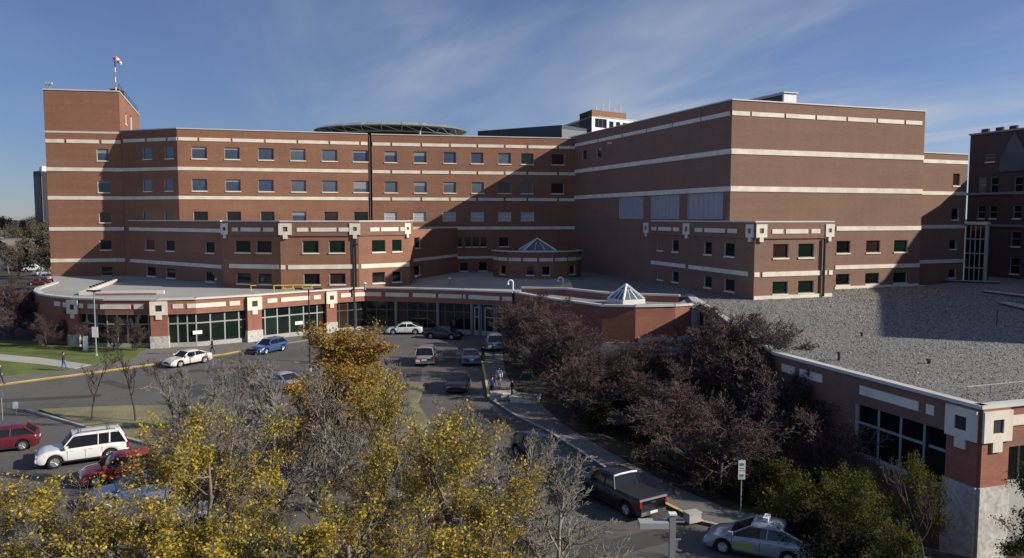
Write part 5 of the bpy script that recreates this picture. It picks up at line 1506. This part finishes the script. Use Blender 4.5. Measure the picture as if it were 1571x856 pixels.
scatter(Y2, [(665,23.5,(1.0,1.0,.98),.6,'taller thin yellow tree right of the bottom centre with grey twigs'),
 (590,29,(.8,.8,.95),3.3,'slender yellow tree behind the bottom centre crown'),
 (75,24.5,(.8,.8,.66),4.6,'small sparse yellow tree at the lower left corner'),
 (735,22.0,(.8,.8,.78),2.4,'sparse yellow tree at the bottom between the thin yellow tree and the bare one')])
# --- orange topped tree on the drive island
O1t = make_tree('orange_tree', 52, 7.6, .13, [(18,.62,48,.06),(9,.5,42,.12),(7,.5,40,.15),(5,.5,40,.15)], M['bark'], M['leaf_o'], 26000, .066, trop=.14, rmin=.008, jit=.2)
scatter(O1t, [(538,51.0,(1.4,1.4,1.0),0,'orange and yellow leaved tree standing on the drive island')])
p = at(520, 44.0); copy_tree(O1t, (p.x,p.y,.05), 2.0, (1.25,1.25,.82), 'lower yellow orange tree in front of the orange topped one')
# --- bare grey trees
Bg = make_tree('bare_tree', 71, 8.8, .11, [(12,.55,42,.12),(9,.52,38,.1),(7,.52,38,.1),(5,.6,34,.1)], M['bark_pale'], trop=.18, rmin=.0105, rmul=1.15)
scatter(Bg, [(420,31.0,(.95,.95,.97),0,'bare grey tree with dense fine twigs left of the orange tree'),
 (300,33,(.9,.9,.93),2.0,'bare grey tree rising above the yellow crown at left'),(365,40,(.9,.9,.88),4.0,'bare grey tree furthest back on the parking island'),
 (770,25.5,(.98,.98,.84),1.1,'bare grey tree just right of the thin yellow tree'),(850,24.5,(1.0,1.0,.78),5.1,'bare grey tree at the bottom middle left of the pickup'),(700,31,(.85,.85,.84),3.3,'bare grey tree before the crossing behind the yellow tree'),
 (500,33,(.8,.8,.92),.4,'bare grey tree under the orange treetop'),(610,37,(.8,.8,.88),2.9,'bare grey tree right of the orange treetop'),(350,29,(.8,.8,.85),5.5,'bare grey tree between the yellow crowns at left'),
 (805,30,(.8,.8,.72),4.4,'bare grey tree over the drive before the navy car')])
# --- small street trees on the island
Bs = make_tree('young_tree', 81, 5.0, .07, [(6,.55,40,.35),(5,.5,38,.25),(5,.5,36,.2),(4,.5,36,.2)], M['bark_dark'], trop=.22, rmin=.009)
for k,(x, y, s, rz, lb) in enumerate(((141,645,.95,0,'small bare young tree alone on the grass strip at left'),(208,648,1.05,1.7,'young bare tree second from left on the grass strip'),(267,655,1.0,3.1,'young bare tree third from left behind the yellow crown'))):
    p = GP(x,y)
    if k == 0: place(Bs, p.x, p.y, .1, rz, s); Bs['label'] = lb
    else: copy_tree(Bs, (p.x,p.y,.1), rz, s, lb)
# --- dense maroon bare trees right of the drive
Mt = make_tree('maroon_tree', 91, 8.0, .12, [(14,.62,50,.06),(10,.56,42,.08),(7,.56,40,.08),(5,.62,38,.08)], M['bark_maroon'], M['leaf_m'], 6000, .042, trop=.12, rmin=.0145, jit=.2, rmul=1.25)
scatter(Mt, [(845,73,(1.3,1.3,0.86),0.0,'large maroon twigged tree nearest the entrance doors'),
 (900,70,(1.2,1.2,0.74),1.5,'maroon tree second from the entrance doors'),
 (960,66,(1.1,1.1,0.54),3.4,'maroon twigged tree before the round pavilion wall'),
 (1030,62,(1.1,1.1,0.52),2.3,'maroon tree below the right end of the pavilion'),
 (1090,58,(1.3,1.3,1.04),3.7,'maroon tree just right of the pavilion corner'),
 (1140,55,(1.35,1.35,1.1),3.9,'tall maroon tree overlapping the gravel roof'),
 (1195,50.5,(1.3,1.3,1.1),0.4,'maroon tree nearest the gravel roof edge'),
 (1240,47,(1.2,1.2,1.02),0.1,'maroon tree in front of the long brick podium wall'),
 (930,57,(1.1,1.1,0.66),5.2,'lower maroon tree behind the pickup cab'),
 (1000,54,(1.1,1.1,0.68),1.6,'lower dark maroon tree in the middle of the planting bed'),
 (1075,49,(1.3,1.3,0.92),1.5,'dark maroon tree left of the kerbside sign'),
 (1150,45,(1.25,1.25,0.92),6.2,'dark maroon tree behind the kerbside sign'),
 (860,63,(1.1,1.1,0.84),2.9,'low maroon tree behind the people'),
 (815,80,(0.95,0.95,0.9),5.2,'maroon tree against the pavilion left of the rest'),
 (1255,42,(1.0,1.0,0.92),3.0,'small dark maroon tree beside the shaded shop window'),
 (985,72,(0.9,0.9,0.5),4.0,'maroon tree close against the pavilion wall'),
 (1205,43,(1.15,1.15,0.84),0.9,'low maroon tree above the olive shrubs'),
 (798,86,(1.0,1.0,0.68),.4,'maroon tree tight beside the entrance corner of the pavilion'),(806,77,(1.15,1.15,0.78),1.9,'maroon tree leaning over the drive beside the minivan'),(825,70,(1.2,1.2,0.82),4.0,'maroon tree over the pavement behind the person in pale shirt'),
 (1110,61,(1.3,1.3,1.0),2.6,'maroon tree behind the tall one against the gravel roof'),(1165,49,(1.2,1.2,.98),3.7,'maroon tree in the thick of the group above the kerbside sign'),(880,54,(1.1,1.1,.62),5.1,'low maroon tree beside the concrete blocks'),(1040,45,(1.2,1.2,.66),1.2,'low dark maroon tree at the pavement edge above the pickup'),(1105,41,(1.1,1.1,.66),2.9,'low dark maroon tree left of the kerbside sign'),
 (18,92,(1.05,1.05,1.0),1.0,'maroon tree at the left edge of the photo'),(-28,86,(1.0,1.0,1.0),2.0,'maroon tree half outside the left edge'),(50,104,(.8,.8,.75),3.0,'maroon tree left of the podium end'),
 (108,88.5,(.60,.60,.52),4.0,'small maroon tree before the rounded podium end'),(172,83,(.48,.48,.52),5.0,'small maroon tree before the dark left window'),(206,83.5,(.36,.36,.50),0.3,'small maroon tree beside the left stone emblem pillar'),(70,86,(.55,.55,.5),2.4,'small maroon tree behind the left lawn'),(135,84.5,(.45,.45,.42),1.4,'small maroon shrub behind the white totem sign')])
# --- olive shrubs lower right
Sh = make_tree('olive_shrub', 131, 3.6, .05, [(14,.75,55,.05),(9,.5,45,.1),(7,.5,40,.1)], M['bark'], M['leaf_g'], 9000, .040, trop=.10, rmin=.006, jit=.12, cat='shrub')
scatter(Sh, [(1265,33,(1.3,1.3,.95),0,'olive green shrub behind the taxi'),
 (1340,31.5,(1.2,1.2,1.0),1.0,'olive shrub below the shaded shop window'),(1215,38,(1.1,1.1,.85),2.0,'olive shrub behind the kerbside sign to its right'),(1300,36,(1.2,1.2,.95),3.0,'olive shrub against the shaded brick wall'),
 (1395,33.5,(.9,.9,1.2),4.0,'tall olive shrub in front of the corner window'),(1375,28.0,(.8,.8,1.0),5.0,'yellowish shrub at the bottom right near the stone pillar')])
Dk = make_tree('dark_shrub', 141, 2.2, .04, [(14,.9,62,.03),(9,.5,45,.1),(7,.5,40,.1)], M['bark_dark'], M['leaf_d'], 7000, .036, trop=.08, rmin=.006, jit=.1, cat='shrub')
scatter(Dk, [(1000,46,1.2,0,'dark low shrub in the planting bed beside the pickup'),(1080,42,1.2,1.0,'dark low shrub left of the kerbside sign'),(930,52,1.2,2.0,'dark low shrub above the pickup cab'),(1050,48,1.3,3.0,'dark low shrub under the maroon trees'),(880,58,1.1,4.0,'dark low shrub near the concrete blocks'),
 (1150,39,1.2,5.0,'dark low shrub right of the kerbside sign'),(1310,29,1.4,.5,'dark low shrub right behind the taxi roof'),(1400,26.5,1.3,1.5,'dark shrub at the bottom edge right of the taxi'),(1240,32.5,1.1,2.5,'dark shrub between the taxi and the olive shrubs'),(830,69,1.2,3.5,'dark shrub at the left end of the planting bed'),(1120,46,1.3,4.2,'dark low shrub in the middle of the shaded bed'),(960,59,1.2,.9,'dark low shrub below the pavilion trees')])
p = at(1425, 30); copy_tree(Bs, (p.x,p.y,bz(p)), 2.0, (.9,.9,1.05), 'small bare tree leaning before the corner pillar')
Gt = make_tree('green_tree', 151, 6.6, .09, [(12,.6,45,.12),(8,.5,42,.1),(6,.5,40,.1),(5,.5,40,.1)], M['bark'], M['leaf_g'], 20000, .045, trop=.12, rmin=.007, jit=.12)
scatter(Gt, [(1600,33,(1.0,1.0,1.0),0,'yellow green tree at the right edge under the sunlit beam')])
# --- fallen leaves under the yellow trees
gl_ = np.random.default_rng(77); n_ = 9000
cx2 = np.concatenate([gl_.normal(-4.5,6.5,n_//2), gl_.normal(-9,9,n_//2)]); cy2 = np.concatenate([gl_.normal(26,7,n_//2), gl_.normal(45,11,n_//2)])
ok = (cx2 < 4) & (cy2 > 12); cx2, cy2 = cx2[ok], cy2[ok]; n_ = len(cx2)
c3_ = np.stack([cx2, cy2, np.full(n_, .16)+gl_.uniform(0,.01,n_)],1); a2_ = gl_.uniform(0,6.28,n_); s2_ = gl_.uniform(.03,.07,n_)
u2_ = np.stack([np.cos(a2_)*s2_, np.sin(a2_)*s2_, np.zeros(n_)],1); w2_ = np.stack([-np.sin(a2_)*s2_*.7, np.cos(a2_)*s2_*.7, gl_.uniform(-.015,.015,n_)],1)
V_ = np.stack([c3_-u2_, c3_+w2_, c3_+u2_, c3_-w2_],1).reshape(-1,3)
V_[:,2] -= .14
o = link('fallen_leaves', fast_mesh('fallen_leaves', V_, np.arange(4*n_).reshape(-1,4), M['leaf_y'], 4)); tag(o, 'yellow fallen leaves lying on the asphalt under the trees', 'leaves', kind='stuff')
# --- far wood on the left
fw = []
Fr = make_tree('far_tree', 161, 11.0, .25, [(12,.5,42,.2),(9,.5,42,.2),(8,.5,40,.2)], M['bark'], M['leaf_b'], 2600, .20, trop=.12, rmin=.05, jit=.5, label='large bare tree of the far neighbourhood nearest the tower', group='trees of the far neighbourhood')
p = at(60, 190); place(Fr, p.x, p.y, 0, 0, 1.0)
g_ = np.random.default_rng(5)
k = 0
for row, (D0_, n_) in enumerate(((170,5),(215,7),(270,9),(340,12),(430,16))):
    for i in range(n_):
        px = -60 + 190*(i+.5)/n_ + g_.uniform(-6,6); D_ = D0_*g_.uniform(.94,1.08); p = at(px, D_)
        r = copy_tree(Fr, (p.x,p.y,0), g_.uniform(0,6.2), float(g_.uniform(.8,1.15))*(.75+.12*row), 'bare brown tree in the far wood on the left horizon', 'trees of the far wood')
